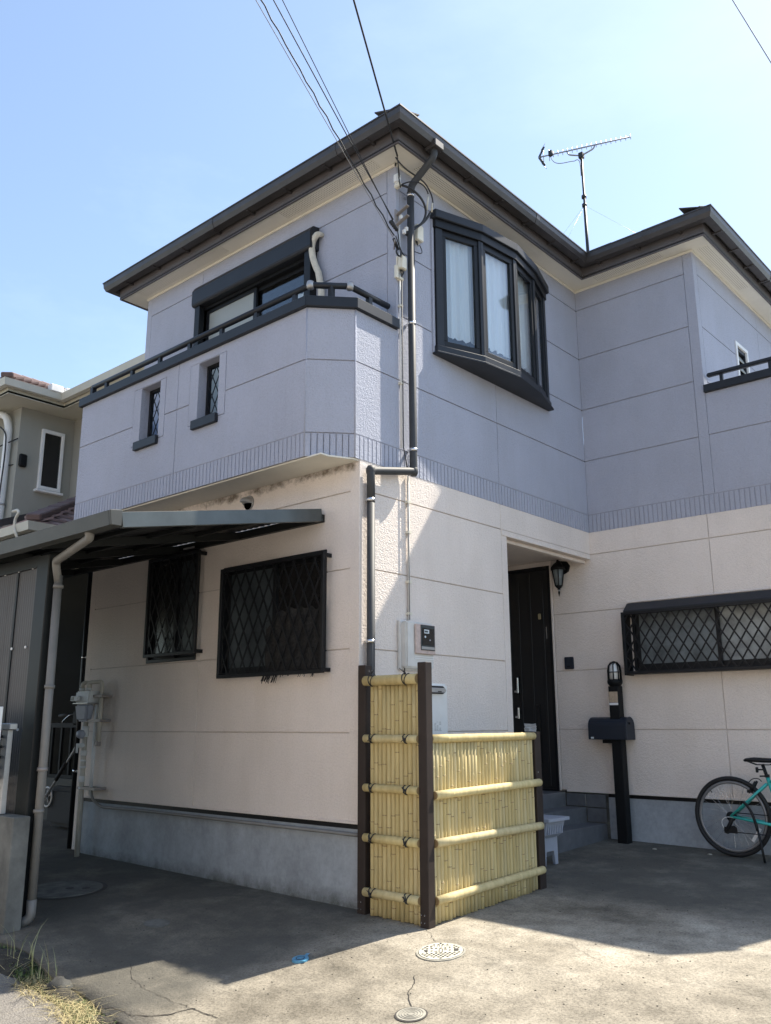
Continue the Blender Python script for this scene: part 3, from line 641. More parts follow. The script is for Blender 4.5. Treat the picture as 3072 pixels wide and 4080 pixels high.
# bow window
bowp = [(0.0, 0.955), (0.035, 0.955), (0.205, 1.43), (0.258, 1.93), (0.18, 2.40), (0.035, 2.845), (0.0, 2.845)]
def grow(poly, k): return [(max(0.0, x + (k if x > 0.01 else 0)), y + (-k if i < 3 else k if i > 3 else 0) * (1 if i in (0, 1, 5, 6) else .2)) for i, (x, y) in enumerate(poly)]
bowpart = node('bow_window', house)
MB().prism(grow(bowp, .035), 5.14, 5.225).build('bow_roof', 'rail', bowpart, .006)
MB().prism(grow(bowp, .012), 5.06, 5.139).build('bow_head', 'black', bowpart, .003)
MB().prism(grow(bowp, .012), 3.835, 3.90).build('bow_base', 'rail', bowpart, .006)
MB().prism(grow(bowp, .028), 3.815, 3.834).build('bow_bottom_lip', 'rail', bowpart, .003)
for i in range(1, 5):
    a = Vector((*bowp[i], 0)); b = Vector((*bowp[i + 1], 0)); d = (b - a).normalized(); nrm = Vector((d.y, -d.x, 0)); ln = (b - a).length
    def q(s, z, o): p = a + d * s + nrm * o; return (p.x, p.y, z)
    def piece(s0, s1, z0, z1, o0, o1, nm, mt, bv=.003):
        return MB().add([q(s0, z0, o0), q(s1, z0, o0), q(s1, z0, o1), q(s0, z0, o1), q(s0, z1, o0), q(s1, z1, o0), q(s1, z1, o1), q(s0, z1, o1)],
                        [(0, 3, 2, 1), (4, 5, 6, 7), (0, 1, 5, 4), (1, 2, 6, 5), (2, 3, 7, 6), (3, 0, 4, 7)]).build(nm, mt, bowpart, bv)
    e0 = .075 if i == 1 else .03; e1 = .075 if i == 4 else .03
    piece(0, e0, 3.90, 5.06, -.05, 0, 'mullion', 'rail'); piece(ln - e1, ln, 3.90, 5.06, -.05, 0, 'mullion', 'rail')
    f = .045
    for (s0, s1, z0, z1) in ((e0, ln - e1, 3.90, 3.965), (e0, ln - e1, 5.0, 5.06), (e0, e0 + f, 3.965, 5.0), (ln - e1 - f, ln - e1, 3.965, 5.0)):
        piece(s0, s1, z0, z1, -.045, -.012, 'sash', 'black')
    piece(e0 + f, ln - e1 - f, 3.965, 5.0, -.034, -.029, 'pane', 'glass', 0)
    # lace curtain behind the pane
    mb = MB(); vs = []; n = 50; s0, s1 = e0 - .01, ln - e1 + .01
    for j in range(7):
        for k in range(n + 1):
            s = s0 + (s1 - s0) * k / n; z = 4.06 + (5.05 - 4.06) * j / 6
            if j == 0: z -= .025 * abs(math.sin(s * 38))
            vs.append(q(s, z, -.085 + .012 * math.sin(s * 62 + i * 2) + .007 * math.sin(s * 131)))
    mb.add(vs, [(j * (n + 1) + k, j * (n + 1) + k + 1, (j + 1) * (n + 1) + k + 1, (j + 1) * (n + 1) + k) for j in range(6) for k in range(n)], True)
    mb.build('lace_curtain', 'curtain', bowpart)
box('bow_side_trim', -.01, .016, 0.925, 0.954, 3.83, 5.16, 'lilac', bowpart)

# ---- roof, eaves, gutters
OV, GO = 0.222, 0.365
XW = -4.04
eave = [(XW, Y2 - OV), (OV, Y2 - OV), (OV, YB - OV), (XD + OV, YB - OV), (XD + OV, 9.0), (XW, 9.0)]
mb = MB(); mb.box(XW, OV, Y2 - OV, Y2 + .09, ZS, ZS + .012); mb.box(-0.09, OV, Y2 + .09, YB - OV, ZS, ZS + .012); mb.box(-0.09, XD + OV, YB - OV, YB + .09, ZS, ZS + .012); mb.box(XD - .09, XD + OV, YB + .09, 9.0, ZS, ZS + .012)
mb.box(XW, -3.7, Y2 + .09, 9.0, ZS, ZS + .012)
mb.build('soffit', 'soffit', house)
for b in ((-3.75, -2.25, Y2 - .17, Y2 - .055), (-1.35, -0.12, Y2 - .17, Y2 - .055), (0.055, 0.17, 0.62, 1.72), (0.32, 1.1, YB - .17, YB - .055), (XD + .05, XD + .17, YB + .02, 4.8)):
    box('soffit_vent', b[0], b[1], b[2], b[3], ZS - .003, ZS - .0002, 'dots', house)
for b in ((-3.80, 0.012, Y2 - .012, Y2 - .0005), (0.0005, 0.012, Y2 - .012, YB), (0.012, XD + .012, YB - .012, YB - .0005), (XD + .0005, XD + .012, YB, 8.8)):
    box('cornice', b[0], b[1], b[2], b[3], ZS - .03, ZS - .004, 'soffit', house)
def run(poly_pts, prof, mat, nm):
    """sweep a profile (out, z) along the eaves line"""
    n = len(poly_pts)
    for i in range(n - 1):
        a = Vector((*poly_pts[i], 0)); b = Vector((*poly_pts[i + 1], 0)); d = (b - a).normalized(); nn = Vector((d.y, -d.x, 0))
        def miter(j, o):
            p = Vector((*poly_pts[j], 0)); dd = d
            other = None
            if j == i and i > 0: other = (Vector((*poly_pts[i], 0)) - Vector((*poly_pts[i - 1], 0))).normalized()
            if j == i + 1 and i + 2 < n: other = (Vector((*poly_pts[i + 2], 0)) - Vector((*poly_pts[i + 1], 0))).normalized()
            if other is None: return p + nn * o
            n2 = Vector((other.y, -other.x, 0)); m_ = (nn + n2); return p + m_ * (o / (1 + nn.dot(n2)))
        k = len(prof); vs = [miter(i, o) + Vector((0, 0, z)) for o, z in prof] + [miter(i + 1, o) + Vector((0, 0, z)) for o, z in prof]
        MB().add(vs, [tuple(range(k - 1, -1, -1)), tuple(range(k, 2 * k))] + [(q_, (q_ + 1) % k, k + (q_ + 1) % k, k + q_) for q_ in range(k)]).build(nm, mat, house)
line = [(XW, 9.0), (XW, Y2 - OV), (OV, Y2 - OV), (OV, YB - OV), (XD + OV, YB - OV), (XD + OV, 9.0)]
run(line, [(-.02, ZS - .012), (0.0, ZS - .012), (0.0, ZS + .16), (-.02, ZS + .16)], 'brown', 'fascia')
run(line, [(0.02, 5.575), (0.045, 5.552), (0.118, 5.556), (0.138, 5.60), (0.143, 5.652), (0.15, 5.652), (0.15, 5.664), (0.132, 5.664), (0.128, 5.60), (0.11, 5.568), (0.05, 5.566), (0.03, 5.585), (0.03, 5.65), (0.02, 5.65)], 'brown_dark', 'gutter')
# gutter sleeves where lengths join
for (x, y, ax) in ((-2.2, Y2 - OV, 'A'), (-0.45, Y2 - OV, 'A'), (OV, 2.2, 'B'), (0.95, YB - OV, 'A'), (XD + OV, 5.0, 'B')):
    pr_ = [(0.016, 5.573), (0.043, 5.548), (0.121, 5.552), (0.142, 5.60), (0.147, 5.648), (0.132, 5.655), (0.03, 5.648), (0.016, 5.648)]
    if ax == 'A': MB().extr([(x, y - o, z) for o, z in pr_], (.06, 0, 0)).build('gutter_sleeve', 'brown_dark', house)
    else: MB().extr([(x + o, y, z) for o, z in pr_], (0, .06, 0)).build('gutter_sleeve', 'brown_dark', house)
# gutter brackets
def brackets(a, b, n, o):
    a = Vector((*a, 0)); b = Vector((*b, 0))
    for k in range(n):
        p = a.lerp(b, (k + .5) / n); MB().box(p.x - .012 + min(0, o[0]) , p.x + .012 + max(0, o[0]), p.y - .012 + min(0, o[1]), p.y + .012 + max(0, o[1]), 5.545, 5.572).build('gutter_bracket', 'brown_dark', house)
brackets((XW, Y2 - OV), (OV, Y2 - OV), 8, (0, -.09)); brackets((OV, Y2 - OV + .2), (OV, YB - OV), 6, (.09, 0)); brackets((OV, YB - OV), (XD + OV, YB - OV), 3, (0, -.09)); brackets((XD + OV, YB - OV), (XD + OV, 7), 8, (.09, 0))
# roof planes (hipped, valley between the wings)
PITCH = 0.42; RE = 0.085
def rh(x, y):
    hs_main = min(OV + RE - x, y - (Y2 - OV - RE), x - (XW - RE)); hs_wing = min(XD + OV + RE - x, y - (YB - OV - RE), x - (XW - RE))
    return max(hs_main if x <= OV + RE + 1e-6 else -1, hs_wing if y >= YB - OV - RE - 1e-6 else -1)
rpart = node('roof', house)
xe, ye = OV + RE, Y2 - OV - RE; xw2 = XW - RE; xd2, yb2 = XD + OV + RE, YB - OV - RE
hm = (xe - xw2) / 2; Rm = (xw2 + hm, ye + hm)
hw = (xd2 - xw2) / 2; Rw = (xw2 + hw, yb2 + hw)
def rp_(p): return (p[0], p[1], 5.672 + PITCH * max(0, rh(*p)))
def roofplane(pts):
    top = [Vector(p) for p in pts]; n = len(top); vs = top + [p - Vector((0, 0, .035)) for p in top]
    MB().add(vs, [tuple(range(n)), tuple(range(2 * n - 1, n - 1, -1))] + [(i, n + i, n + (i + 1) % n, (i + 1) % n) for i in range(n)]).build('roof_plane', 'slate', rpart)
Z0 = 5.672
zm = Z0 + PITCH * hm; zw = Z0 + PITCH * hw
def pz(x, y, h): return (x, y, Z0 + PITCH * h)
# valley from inner eave corner up-left
vl = min(hm, hw)
roofplane([pz(xw2, ye, 0), pz(xe, ye, 0), pz(*Rm, hm)])
roofplane([pz(xe, ye, 0), pz(xe, yb2, 0), pz(xe - hm, yb2 + hm, hm), pz(*Rm, hm)])
roofplane([pz(xe, yb2, 0), pz(xd2, yb2, 0), pz(*Rw, hw), pz(xe - hm, yb2 + hm, hm)])
roofplane([pz(xd2, yb2, 0), pz(xd2, 9.1, 0), pz(xd2 - hw, 9.1, hw), pz(*Rw, hw)])
roofplane([pz(xw2, ye, 0), pz(*Rm, hm), pz(xe - hm, yb2 + hm, hm), pz(*Rw, hw), pz(xd2 - hw, 9.1, hw), pz(xw2, 9.1, 0)])
# slate courses at the eaves and hip caps, seen against the sky
def hipcap(a, b, n):
    a = Vector(a); b = Vector(b)
    for k in range(n):
        p = a.lerp(b, k / n); q2 = a.lerp(b, (k + 1.12) / n); MB().beam(p + Vector((0, 0, .02 + .012)), q2 + Vector((0, 0, .02 - .004)), .12, .020).build('hip_cap', 'slate', rpart, .008)
hipcap(pz(xe - .03, ye + .03, .03), pz(*Rm, hm), 8); hipcap(pz(xd2 - .03, yb2 + .03, .03), pz(*Rw, hw), 9); hipcap(pz(xw2 + .03, ye + .03, .03), pz(*Rm, hm), 8)
def course(a, b, n, inward):
    a = Vector(a); b = Vector(b); iv = Vector(inward)
    for k in range(n):
        p = a.lerp(b, k / n); q2 = a.lerp(b, (k + .985) / n); dz = random.uniform(0, .006)
        mid1 = (p + q2) / 2
        vs = [p - iv * .03, q2 - iv * .03, q2 + iv * .28, p + iv * .28]; zz = [.012 + dz, .012 + dz, PITCH * .28 + .006, PITCH * .28 + .006]
        vs = [Vector((v.x, v.y, v.z + z)) for v, z in zip(vs, zz)]; lo = [v - Vector((0, 0, .012)) for v in vs]
        MB().add(vs + lo, [(0, 1, 2, 3), (7, 6, 5, 4), (0, 4, 5, 1), (1, 5, 6, 2), (2, 6, 7, 3), (3, 7, 4, 0)]).build('slate', 'slate', rpart)
course((xw2, ye, Z0), (xe, ye, Z0), 10, (0, 1, 0)); course((xe, ye, Z0), (xe, yb2, Z0), 8, (-1, 0, 0)); course((xe, yb2, Z0), (xd2, yb2, Z0), 4, (0, 1, 0)); course((xd2, yb2, Z0), (xd2, 7, Z0), 9, (-1, 0, 0))
for (x, y) in ((0.85, yb2 + .05), (1.2, yb2 + .06)): box('snow_guard', x - .05, x + .05, y, y + .05, Z0 + .02, Z0 + .06, 'slate', rpart)

# ---- downpipes
dp = node('downpipe', house)
mb = MB().tube(fillet([(0.31, 0.60, 5.60), (0.31, 0.60, 5.47), (0.08, 0.565, 5.27), (0.07, 0.562, 5.15)], .04), .032, 14); mb.build('pipe', 'pipe', dp)
box('collector', 0.25, 0.375, 0.54, 0.66, 5.53, 5.60, 'brown_dark', dp, .006)
tube('pipe', fillet([(0.07, 0.562, 5.2), (0.07, 0.562, 2.65), (0.055, 0.065, 2.55), (0.048, 0.075, 2.3)], .035), .032, 'pipe', dp, 14)
tube('pipe', [(0.048, 0.075, 2.35), (0.048, 0.075, -0.6)], .031, 'pipe', dp, 14)
for (y, z) in ((0.562, 5.17), (0.562, 3.95), (0.562, 2.83), (0.07, 2.32), (0.07, 1.25)):
    mb = MB().lathe([(.032, -.012), (.0355, -.012), (.0355, .012), (.032, .012)], (.07 if y > .3 else .048, y, z), 16); mb.box(.0, .06, y - .012, y + .012, z - .008, z + .008); mb.build('pipe_band', 'steel', dp)
for (y, z) in ((0.562, 2.65), (0.07, 2.55)): MB().lathe([(0, -.042), (.025, -.04), (.037, -.016), (.037, .016), (.025, .04), (0, .042)], (.07 if y > .3 else .05, y, z), 14).build('pipe_elbow', 'pipe', dp)
dp2 = node('downpipe', house)
tube('pipe', [(-3.85, 0.03, 2.62), (-3.85, 0.03, -0.5)], .036, 'black', dp2, 12)
for z in (1.33, 0.22): MB().lathe([(.036, -.012), (.040, -.012), (.040, .012), (.036, .012)], (-3.85, .03, z), 14).build('pipe_band', 'steel', dp2)
# white cable duct beside the pipe, hose through the wall
ho = tube('air_conditioner_hose', [(-0.905, Y2 + .02, 5.13), (-0.915, .40, 5.12)] + bez((-0.92, .385, 5.11), (-1.02, .36, 5.05), (-0.97, .385, 4.85), (-0.90, .39, 4.72), 10) + [(-.86, .39, 4.55), (-.845, .385, 4.35), (-.84, .38, 3.9), (-.84, .38, 2.95)], [.02, .028] + [.031] * 15, 'hose', None, 10)
tag(ho, 'beige wrapped air-conditioner hose coming out of the upper front wall', 'hose')

# ---- door
dr = node('front_door', house)
box('door_leaf', -1.36, -0.54, YB + .01, YB + .06, 0.0, 2.31, 'door', dr, .003)
for x in (-1.2, -1.05, -0.93, -0.78, -0.62): box('door_rib', x - .012, x + .012, YB + .004, YB + .0098, 0.03, 2.29, 'door', dr, .002)
mb = MB(); slab(mb, frame_uv('A'), YB, -1.42, -0.506, -0.02, 2.344, [(-1.362, -0.538, 0.0, 2.312)], -.1, .01); mb.build('door_frame', 'black', dr)
box('door_trim', -0.504, -0.482, YB - .012, YB + .0, -0.01, 2.36, 'cream', dr, .003)
for z0, z1 in ((0.98, 1.15), (0.71, 0.83)):
    box('handle_plate', -1.0, -0.955, YB - .006, YB + .003, z0 - .01, z1 + .01, 'black', dr, .002); box('handle', -0.955, -0.93, YB - .06, YB - .045, z0, z1, 'steel', dr, .004)
    box('handle_arm', -0.985, -0.93, YB - .05, YB - .007, z0 + .01, z0 + .03, 'steel', dr)
MB().box(-0.675, -0.637, YB - .008, YB + .003, 1.765, 1.83).build('door_badge', 'brass', dr, .008, 2)
box('door_slot', -0.585, -0.575, YB + .0, YB + .008, 1.55, 1.68, 'steel', dr)
box('side_light', -0.745, -0.70, YB - .004, YB + .0035, 0.25, 0.86, 'darkglass', dr)

# ------------------------------------------------------------------ bamboo fence
fence = thing('bamboo_fence', 'L-shaped yellow bamboo screen fence with brown posts at the house corner', 'fence')
for (x0, x1, y0, y1, zt) in ((0.045, 0.118, -0.06, 0.01, 1.07), (0.612, 0.684, -0.082, -0.012, 1.065)):
    p = box('post', x0, x1, y0, y1, gz(x0, y0) - .03, zt, 'post_brown', fence, .004)
    for dz in (.03, .075):
        for dx in (.012, .04): MB().lathe([(0.004, -.003), (.004, 0)], (x0 + dx, y0 - .001, gz(x0, y0) + dz), 8, 'y').build('bolt', 'steel', p)
p = box('post', 0.58, 0.66, 1.275, 1.36, gz(.6, 1.3) - .03, 0.60, 'post_brown', fence, .004)
for z in (0.30, 0.24): MB().lathe([(0.005, 0), (.005, .004)], (0.66, 1.30, z), 8, 'x').build('bolt', 'steel', p)
def cane(x, y, z0, z1, r):
    mb = MB(); zs_ = []; z = z0 + random.uniform(.03, .25); nodes_ = []
    while z < z1 - .04: nodes_.append(z); z += random.uniform(.17, .36)
    pts = [(x, y, z0)]; rs = [r]
    for nz in nodes_:
        for dz, k in ((-.012, 1.0), (-.004, 1.10), (.004, .97), (.012, 1.0)): pts.append((x, y, nz + dz)); rs.append(r * k)
    pts.append((x, y, z1)); rs.append(r)
    mb.tube(pts, rs, 10); c = mb.build('bamboo_cane', 'bamboo', fence)
    for nz in nodes_:
        if random.random() < .95: MB().lathe([(r * 1.0, -.0045), (r * 1.13, -.002), (r * 1.03, .003)], (x, y, nz - .001), 10).build('cane_node', 'node', c)
n = 12
for k in range(n):
    x = 0.148 + (0.605 - 0.148) * (k + .5) / n; cane(x, -0.034 + random.uniform(-.003, .003), gz(x, -.04) + random.uniform(-.004, .008), 0.95, .0188)
n = 31
for k in range(n):
    y = 0.012 + (1.262 - 0.012) * (k + .5) / n; cane(0.635 + random.uniform(-.002, .002), y, gz(.64, y) + random.uniform(-.004, .008), 0.55, .0198)
def hrail(a, b, r, nm='rail'):
    a = Vector(a); b = Vector(b); d = (b - a); ln = d.length; pts = [a]; rs = [r]; t = random.uniform(.1, .2); marks = []
    while t < ln - .06:
        for dt, k in ((-.01, 1), (-.003, 1.07), (.003, .97), (.01, 1)): pts.append(a + d * ((t + dt) / ln)); rs.append(r * k)
        marks.append(t); t += random.uniform(.2, .3)
    pts.append(b); rs.append(r)
    c = MB().tube(pts, rs, 14).build(nm, 'bamboo', fence)
    for p, q2 in ((a, a - d / ln * .004), (b, b + d / ln * .004)): MB().tube([p, q2], r * .9, 14).build('rail_end_cap', 'node', c)
    return c
def tie(x, z, r, y, tall=False):
    mb = MB()
    for dx in (-.012, .010):
        pts = [(x + dx + .012 * math.sin(a) * (1 if dx > 0 else -.6), y - math.cos(a) * (r + .003), z + math.sin(a) * (r + .003)) for a in [(-1.5 + 3.1 * k / 10) for k in range(11)]]
        mb.tube(pts, .0035, 6)
    mb.lathe([(0, -.009), (.009, -.005), (.009, .005), (0, .009)], (x, y - r * .55 if tall else y - r - .006, z + (r + .004 if tall else .0)), 8)
    for k in range(5 if tall else 4):
        a = random.uniform(-.9, .9); l = random.uniform(.03, .06) if tall else random.uniform(.015, .03)
        b0 = (x, y - r * .55, z + r + .004) if tall else (x, y - r - .008, z); sg = 1 if (tall or k % 2) else -1
        mb.tube([b0, (b0[0] + math.sin(a) * l, b0[1] - .004, b0[2] + sg * math.cos(a) * l)], .0028, 5)
    mb.build('rope_tie', 'cable', fence)
for z, r in ((0.956, .035), (0.564, .027), (0.238, .027), (-0.085, .028), (-0.428, .028)):
    hrail((0.13, -0.075, z), (0.612, -0.078, z), r)
    tall = z > .9
    tie(0.205, z, r, -0.075, tall); tie(0.515, z, r, -0.077, tall)
for z, z2, r, x in ((0.565, .568, .028, .652), (0.207, .226, .028, .680), (-0.088, -.085, .028, .680), (-0.433, -.395, .028, .680)):
    hrail((x, 0.0, z), (x, 1.27 if z > .5 else 1.285, z2), r)

# ------------------------------------------------------------------ things on the walls
em = thing('electric_meter', 'white electric meter box with dark display window above the bamboo fence', 'meter')
box('case', 0.0, 0.085, 0.44, 0.775, 1.075, 1.43, 'offwhite', em, .012, 2)
box('back_plate', 0.0, 0.03, 0.425, 0.79, 1.06, 1.44, 'offwhite', em, .006)
box('window_rim', 0.0852, 0.105, 0.53, 0.77, 1.185, 1.415, 'meterback', em, .006)
box('meter_face', 0.1052, 0.109, 0.585, 0.755, 1.215, 1.41, 'meter', em)
box('meter_window', 0.1092, 0.112, 0.60, 0.742, 1.255, 1.385, 'darkglass', em)
box('display', 0.1122, 0.1135, 0.62, 0.68, 1.345, 1.375, 'lcd', em); box('display_digits', 0.1136, 0.114, 0.625, 0.665, 1.353, 1.366, 'meter', em)
MB().lathe([(.009, 0), (.009, .002)], (0.1122, 0.632, 1.318), 12, 'x').build('seal', 'lcd', em)
MB().lathe([(.006, 0), (.006, .002)], (0.1122, 0.69, 1.295), 12, 'x').build('button', 'planter', em)
box('label_strip', 0.1092, 0.1105, 0.59, 0.75, 1.222, 1.243, 'silver', em)
for z in (1.165, 1.15): box('case_ridge', 0.0852, 0.088, 0.53, 0.772, z - .003, z + .003, 'white', em)
wh = thing('water_heater', 'white gas water heater on the wall behind the bamboo fence', 'water heater')
box('case', 0.0, 0.15, 0.42, 0.86, 0.30, 0.965, 'white', wh, .015, 2)
box('top_plate', 0.0, 0.02, 0.55, 0.80, 0.966, 1.0, 'white', wh)
MB().lathe([(.004, 0), (.004, .003)], (0.02, 0.775, 0.985), 8, 'x').build('bolt', 'black', wh)
MB().extr([(0.1502, 0.56, 0.945), (0.1502, 0.785, 0.945), (0.1502, 0.802, 0.935), (0.1502, 0.81, 0.915), (0.1502, 0.802, 0.893), (0.1502, 0.785, 0.885), (0.1502, 0.56, 0.885)], (.012, 0, 0)).build('exhaust_recess', 'black', wh, .004)
MB().extr([(0.1622, 0.56, 0.93), (0.1622, 0.785, 0.93), (0.1622, 0.80, 0.912), (0.1622, 0.785, 0.893), (0.1622, 0.56, 0.893)], (.02, 0, 0)).build('exhaust_cover', 'silver', wh, .004)
box('exhaust_slot', 0.1822, 0.184, 0.69, 0.735, 0.898, 0.905, 'black', wh)
mb = MB()
for r_ in range(8):
    for c_ in range(3):
        if random.random() < .85: mb.box(0.1501, 0.1508, 0.68 + c_ * .03, 0.68 + c_ * .03 + random.uniform(.012, .026), 0.61 + r_ * .009, 0.6125 + r_ * .009)
mb.build('printed_label', 'greycable', wh)['kind'] = 'stuff'
cdt = thing('cable_conduit', 'thin ivory cable conduit running down the corner wall to the electric meter', 'conduit')
tube('conduit', [(0.012, 0.475, 4.87), (0.012, 0.478, 3.96), (0.012, 0.482, 2.845)], .008, 'white', cdt, 8)
tube('conduit', [(0.014, 0.557, 2.62), (0.014, 0.557, 1.45)], .009, 'white', cdt, 8)
tube('conduit', [(0.028, 0.545, 2.62), (0.028, 0.545, 1.45)], .004, 'greycable', cdt, 6)
tube('conduit', [(0.03, 0.482, 4.6), (0.03, 0.486, 2.845), (0.03, 0.55, 2.62)], .005, 'cable', cdt, 6)
for z in (4.1, 3.4, 2.4, 2.15, 1.75, 1.5): box('clip', 0.0, 0.03, (0.462 if z > 2.8 else 0.535), (0.50 if z > 2.8 else 0.578), z - .01, z + .01, 'ivory', cdt)
# service gear near the eaves corner
def cablebox(y0, y1, z0, z1, lab, d=.05):
    t = thing('cable_box', lab, 'junction box'); box('base', 0.0, .015, y0 + .004, y1 - .004, z0 - .004, z1 + .002, 'ivory', t)
    MB().extr([(.0152, y0, z0), (.0152, y1, z0), (.0152, y1, z1 - .012), (.0152, y1 - .02, z1), (.0152, y0 + .01, z1)], (d, 0, 0)).build('cover', 'ivory', t, .006, 2)
    for k in range(3): tube('cable', [(.03, y0 + .02 + k * .012, z0 + .004), (.035, y0 + .024 + k * .012, z0 - .03 - .008 * k)], .004, 'cable', t, 6)
    return t
t1 = cablebox(0.655, 0.75, 4.80, 4.955, 'ivory junction box to the right of the upper downpipe')
tube('cable', bez((.03, .73, 4.78), (.04, .79, 4.70), (.03, .76, 4.69), (.02, .60, 4.69)), .004, 'cable', t1, 6)
t2 = cablebox(0.44, 0.515, 4.43, 4.555, 'open ivory junction box to the left of the upper downpipe')
box('hanging_cover', 0.0, .03, 0.415, 0.445, 4.34, 4.46, 'ivory', t2, .004); box('terminal', 0.0, .04, 0.45, 0.50, 4.335, 4.36, 'ivory', t2, .004)
tube('cable', bez((.03, .47, 4.43), (.06, .52, 4.40), (.05, .44, 4.38), (.03, .48, 4.35)), .007, 'cable', t2, 6)
t3 = thing('cable_anchor', 'white insulator clamp holding the phone line under the eaves corner', 'insulator')
box('clamp', 0.005, .06, 0.40, 0.455, 5.24, 5.33, 'white', t3, .012, 2); box('hook', 0.0, .07, 0.415, 0.465, 5.205, 5.245, 'ivory', t3, .01)
tube('wire_loop', bez((.06, .42, 5.28), (.10, .38, 5.2), (.08, .42, 5.17), (.05, .45, 5.21)), .006, 'cable', t3, 6)
t4 = thing('wire_bracket', 'pair of grey steel arms carrying wires on the upper corner wall', 'bracket')
for z in (4.98, 4.885): MB().beam((0.0, 0.445, z - .035), (.14, .445, z + .012), .035, .012).build('arm', 'bracket', t4, .003); 
box('back_plate', 0.0, .012, 0.425, 0.465, 4.83, 5.0, 'bracket', t4)
for (x, y, z) in ((.03, .47, 4.93), (.05, .52, 4.83), (.04, .50, 4.80)): box('connector', x - .01, x + .02, y - .012, y + .014, z - .02, z + .02, 'white', t4, .004)
box('black_connector', .03, .07, .52, .56, 4.78, 4.84, 'cable', t4, .008)
cl = thing('cable_bundle', 'looped black cables sweeping around the upper downpipe', 'cable')
tube('cable', bez((.10, .33, 5.42), (.12, .45, 5.30), (.16, .60, 5.36), (.16, .70, 5.28)) + bez((.16, .70, 5.28), (.17, .78, 5.20), (.15, .79, 5.12), (.13, .76, 5.07))[1:], .007, 'cable', cl, 6)
tube('cable', bez((.13, .76, 5.07), (.12, .72, 4.98), (.10, .66, 4.90), (.06, .55, 4.84)), .012, 'cable', cl, 6)
tube('cable', bez((.06, .44, 5.22), (.16, .52, 5.20), (.18, .68, 5.10), (.14, .68, 5.0)) + bez((.14, .68, 5.0), (.12, .68, 4.93), (.10, .62, 4.88), (.07, .56, 4.82))[1:], .010, 'cable', cl, 6)
tube('cable', bez((.07, .44, 5.22), (.17, .5, 5.27), (.19, .62, 5.28), (.16, .70, 5.22)), .006, 'cable', cl, 6)
tube('sleeve', [(.16, .70, 5.19), (.145, .695, 5.06)], .009, 'hose', cl, 8); tube('sleeve', [(.155, .765, 5.16), (.14, .77, 5.08)], .009, 'hose', cl, 8)
t5 = thing('wire_clamp', 'cluster of black wire clamps on the corner wall beside the downpipe', 'clamp')
for a, b in (((.12, .24, 4.76), (.13, .31, 4.69)), ((.10, .30, 4.62), (.06, .40, 4.58))): MB().tube([a, b], .014, 8).build('clamp_body', 'cable', t5)
for k in range(5): MB().lathe([(0, -.014), (.016, -.008), (.016, .008), (0, .014)], (.11 + .004 * k, .25 + .014 * k, 4.75 - .013 * k), 8).build('bead', 'cable', t5)
tube('wire', bez((.13, .31, 4.69), (.10, .38, 4.66), (.10, .36, 4.55), (.04, .47, 4.52)), .004, 'cable', t5, 6)
tube('wire', bez((.06, .40, 4.58), (.10, .30, 4.52), (.10, .36, 4.46), (.05, .45, 4.55)), .008, 'cable', t5, 6)
tube('wire', bez((.12, .30, 4.64), (.10, .36, 4.6), (.08, .44, 4.52), (.05, .50, 4.57)), .005, 'cable', t5, 6)
MB().beam((0.0, .42, 4.62), (.11, .30, 4.60), .012, .02).build('arm', 'bracket', t5)

vh = thing('vent_hood', 'round grey dryer vent hood high on the cream front wall', 'vent')
MB().lathe([(.0, -.0), (.062, -.0), (.062, -.012), (.055, -.014)], (-1.30, -.0, 2.515), 24, 'y').build('flange', 'silver', vh)
mb = MB(); vs = []; nu, nv = 14, 8
for j in range(nv + 1):
    b = math.pi / 2 * j / nv
    for i in range(nu + 1):
        a = math.pi * i / nu; vs.append((-1.30 + .058 * math.cos(a) * math.cos(b) if j < nv else -1.30, -.012 - .095 * math.sin(b) * (.4 + .6 * math.sin(a)) , 2.50 + .062 * math.sin(a) * math.cos(b)))
mb.add(vs, [(j * (nu + 1) + i, j * (nu + 1) + i + 1, (j + 1) * (nu + 1) + i + 1, (j + 1) * (nu + 1) + i) for j in range(nv) for i in range(nu)], True); mb.build('hood', 'silver', vh)
MB().lathe([(0, -.002), (.05, -.002)], (-1.30, -.013, 2.50), 20, 'y').build('dark_mouth', 'black', vh)

wlp = thing('wall_lamp', 'dark green-black lantern lamp hanging on the wall beside the front door', 'lamp')
MB().extr([(-0.36, YB - .001, 2.375), (-0.28, YB - .001, 2.36), (-0.245, YB - .001, 2.31), (-0.265, YB - .001, 2.25), (-0.32, YB - .001, 2.225), (-0.385, YB - .001, 2.25), (-0.40, YB - .001, 2.31)], (0, -.02, 0)).build('back_plate', 'iron', wlp, .004)
tube('arm', bez((-.33, YB - .02, 2.30), (-.33, YB - .06, 2.36), (-.33, YB - .12, 2.37), (-.33, YB - .12, 2.33)), .012, 'iron', wlp, 8)
LC = (-0.33, YB - .12, 0)
MB().lathe([(.012, 2.37), (.02, 2.345), (.05, 2.325), (.085, 2.285), (.09, 2.265), (.075, 2.258)], LC, 6).build('lamp_cap', 'iron', wlp)
MB().lathe([(.068, 2.258), (.036, 2.09)], LC, 6).build('lantern_glass', 'frosted', wlp)
mb = MB()
for k in range(6):
    a = 2 * math.pi * k / 6; mb.tube([(LC[0] + .072 * math.cos(a), LC[1] + .072 * math.sin(a), 2.26), (LC[0] + .04 * math.cos(a), LC[1] + .04 * math.sin(a), 2.085)], .006, 5)
mb.build('lantern_bars', 'iron', wlp); MB().lathe([(.042, 2.09), (.03, 2.07), (.016, 2.06), (.016, 2.045)], LC, 8).build('lamp_base', 'iron', wlp)
MB().lathe([(.011, 2.045), (.012, 2.03)], LC, 8).build('collar', 'silver', wlp); MB().lathe([(.01, 2.03), (.012, 2.015), (.002, 1.975)], LC, 8).build('finial', 'iron', wlp)
